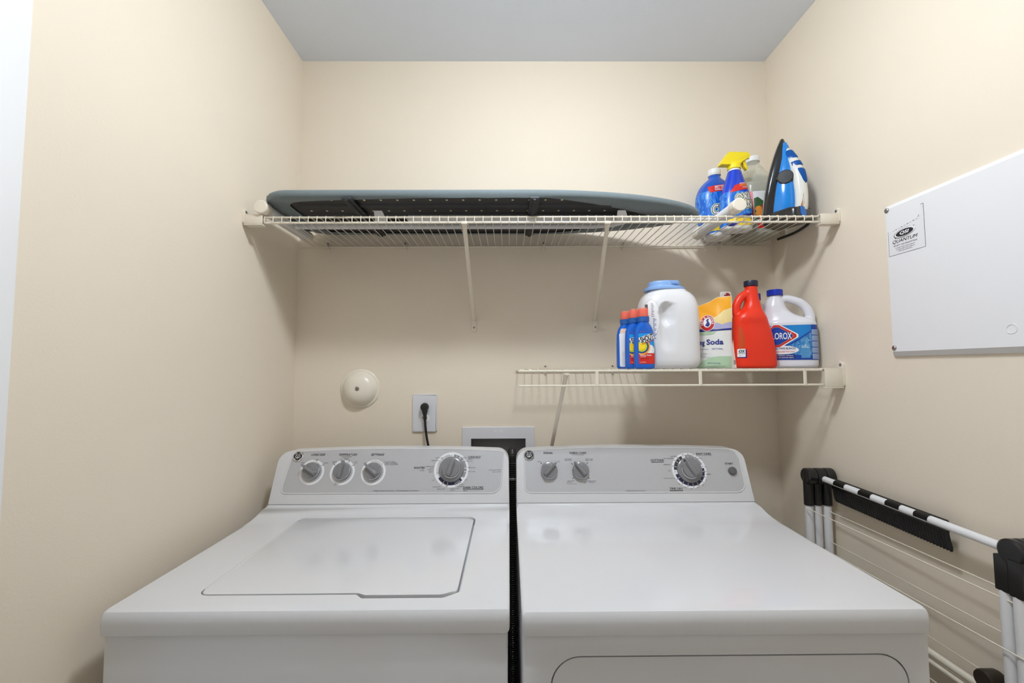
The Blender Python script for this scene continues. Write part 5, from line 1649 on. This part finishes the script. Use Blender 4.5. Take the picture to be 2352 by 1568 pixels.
pr.text('QSI', cu_, cv_, 0.0245, 0.0088, L_WHITE, 4, shear=0.25, bold=0.03)
pr.poly(ellipse(cu_ - 0.024, cv_ - 0.0085, 0.0013, 0.0013, 12), M_INK, 4)
pr.poly(ellipse(cu_ + 0.024, cv_ + 0.0085, 0.0011, 0.0011, 12), M_INK, 4)
pr.text('QUANTUM', cu_, sv(0.2935), 0.064, 0.0092, M_INK, 2, shear=0.3, bold=0.02)
pr.text('SECURITY AND INNOVATIONS', cu_, sv(0.2845), 0.060, 0.0036, M_INK, 2, bold=0.005)
for k, w_ in enumerate((0.050, 0.047, 0.036)):
    for q in range(14):
        x_ = cu_ - w_ / 2 + w_ * q / 14
        pr.line((x_, sv(0.2785 - 0.0042 * k)), (x_ + w_ / 14 * (0.55 + 0.3 * ((q * 7 + k * 3) % 3) / 2), sv(0.2785 - 0.0042 * k)), 0.0014, M_INKG, 2)
pr.build('sticker', door)
b = bmesh.new()
lathe(b, [(0.0078, 0.0138), (0.0078, 0.0148), (0.0092, 0.0148), (0.0092, 0.0138)], 30, Matrix.Identity(4))
bmesh.ops.transform(b, matrix=fmat(FW, su(0.7905), sv(0.0665), 0.0), verts=b.verts)
obj('embossed_ring', b, M_PANEL, door)

# ------------------------------------------------------------------ folded drying rack beside the dryer
t = thing('drying_rack', 'folded white metal drying rack with black joints between dryer and right wall', 'drying rack', (0.89, 1.02, 0.0))
DO = Vector(t.location)
def rt_(pts, r, m=M_TUBE, name='tube', n=14, label=None):
    return obj(name, ntube([Vector(q) - DO for q in pts], r, n), m, t, smooth=60, label=label)
RB = [(0.8607, 1.272), (0.8858, 1.274), (0.9121, 1.270)]       # rear posts
RF = [(0.8935, 0.802), (0.8905, 0.777), (0.9125, 0.777)]       # front posts
for (x, y), zt in [(q, EYE - 0.36) for q in RB] + [(q, EYE - 0.35) for q in RF]:
    rt_([(x, y, 0.012), (x, y, zt)], 0.0108, name='post')
    obj('rubber_foot', nlathe([(0.0118, 0), (0.0118, 0.02), (0.0112, 0.024)], 14, Matrix.Translation(Vector((x, y, 0)) - DO)), M_BLACKR, t)
def joint(xa, xb, y, ztop, zbot, posts, boxy):
    """black hinge: ribbed barrel with a sleeve for each post"""
    b = bmesh.new()
    zc = ztop - 0.0225
    n = 3
    for k in range(n):
        x0 = xa + (xb - xa) * k / n + 0.0004; x1 = xa + (xb - xa) * (k + 1) / n - 0.0004
        lathe(b, [(0.019, 0), (0.0224, 0.0025), (0.0228, (x1 - x0) / 2), (0.0224, x1 - x0 - 0.0025), (0.019, x1 - x0)], 26,
              Matrix.Translation(Vector((x0, y, zc)) - DO) @ Matrix.Rotation(math.pi / 2, 4, 'Y'))
    j_ = obj('hinge_joint', b, M_BLACKP, t)
    for (px_, py_) in posts:
        b = bmesh.new()
        if boxy:
            box(b, px_ - 0.0108 - DO.x, px_ + 0.0108 - DO.x, py_ - 0.0122 - DO.y, py_ + 0.0105 - DO.y, zbot, zc - 0.012, 0.0018)
        else:
            tube(b, [Vector((px_, py_, zbot)) - DO, Vector((px_, py_, zc - 0.016)) - DO, Vector((px_, (py_ + y) / 2, zc - 0.004)) - DO], [0.0128, 0.0128, 0.0128], 16)
        obj('sleeve', b, M_BLACKP, j_)
joint(0.849, 0.9285, 1.268, EYE - 0.2935, EYE - 0.398, RB, False)
joint(0.8815, 0.9285, 0.784, EYE - 0.3075, EYE - 0.405, RF, True)
# top bar
BA, BB = Vector((0.891, 1.262, EYE - 0.3195)), Vector((0.8945, 0.80, EYE - 0.3295))
rt_([BA, BB], 0.0083, name='top_bar')
# stretched line wires
def wirep(a, c):
    rt_([a, c], 0.0014, M_VINYL, 'line_wire', 8)
wirep((0.8445, 1.262, EYE - 0.4035), (0.8885, 0.7655, EYE - 0.4190))
wirep((0.912, 1.259, EYE - 0.4145), (0.8985, 0.804, EYE - 0.4060))
wirep((0.912, 1.259, EYE - 0.4987), (0.8985, 0.804, EYE - 0.4870))
wirep((0.8445, 1.262, EYE - 0.4925), (0.8790, 0.7655, EYE - 0.5030))
wirep((0.912, 1.259, EYE - 0.589), (0.908, 0.866, EYE - 0.586))
wirep((0.912, 1.259, EYE - 0.676), (0.908, 0.866, EYE - 0.676))
for z_, r_ in ((0.6210, 0.0072), (0.6405, 0.0056)):
    rt_([(0.914, 1.255, EYE - z_), (0.912, 0.858, EYE - z_)], r_, M_VINYL, 'wing_rail', 12)
b = nlathe([(0.0, -0.016), (0.017, -0.016), (0.0188, -0.012), (0.0188, 0.012), (0.017, 0.016), (0, 0.016)], 24, Matrix.Translation(Vector((0.905, 0.85, EYE - 0.592)) - DO) @ Matrix.Rotation(math.pi / 2, 4, 'Y'))
box(b, 0.891 - DO.x, 0.920 - DO.x, 0.834 - DO.y, 0.866 - DO.y, EYE - 0.648, EYE - 0.598, 0.004)
obj('wing_pivot', b, M_BROWNP, t, label='brown black pivot')

# black brush clipped over the rack's top bar
def barp(s):
    return BA.lerp(BB, s)
t = thing('bristle_brush', 'black bristle brush clipped over the top bar of the drying rack', 'brush', tuple(barp(0.35)))
BO = Vector(t.location)
sA, sB = 0.06, 0.745
q0, q1 = barp(sA) + Vector((0.0135, 0, -0.0015)), barp(sB) + Vector((0.0135, 0, -0.0015))
b = bmesh.new()
tube(b, [q0 - BO, q1 - BO], [(0.005, 0.009)] * 2, 12)
tube(b, [q0 + Vector((0.0, 0, -0.014)) - BO, q1 + Vector((0.0, 0, -0.014)) - BO], [(0.0045, 0.009)] * 2, 12)
obj('brush_back', b, M_BLACKP, t)
for s0, s1 in ((0.125, 0.205), (0.305, 0.385), (0.475, 0.555), (0.63, 0.70)):
    b = bmesh.new()
    a, c = barp(s0), barp(s1)
    ax = (c - a).normalized()
    up_ = Vector((0, 0, 1)); sd = ax.cross(up_).normalized()
    rows = []
    for p_ in (a, c):
        ring = []
        for k in range(13):
            g = math.radians(-20 + 230 * k / 12)
            for r_ in (0.0089,):
                ring.append(b.verts.new(p_ + sd * (r_ * math.cos(g)) + up_ * (r_ * math.sin(g)) - BO))
        rows.append(ring)
    for k in range(12):
        b.faces.new((rows[0][k], rows[0][k + 1], rows[1][k + 1], rows[1][k]))
    bmesh.ops.solidify(b, geom=b.faces[:], thickness=-0.0016)
    obj('clip', b, M_BLACKP, t, smooth=50)
tuft = None
NT = 44
for k in range(NT):
    s = sA + (sB - sA) * (k + 0.5) / NT
    p_ = barp(s) + Vector((0.0135, 0, -0.016))
    if tuft is None:
        b = bmesh.new()
        tube(b, [(0, 0, 0), (0.001, -0.002, -0.018), (0.002, -0.005, -0.032), (0.0025, -0.007, -0.040)], [(0.0042, 0.0046), (0.0044, 0.0048), (0.0046, 0.0048), (0.0026, 0.0018)], 8)
        tuft = obj('bristle_tuft', b, M_BRISTLE, t, smooth=60)
        o = tuft
    else:
        o = bpy.data.objects.new('bristle_tuft', tuft.data); COL.objects.link(o); o.parent = t
    o.location = p_ - BO
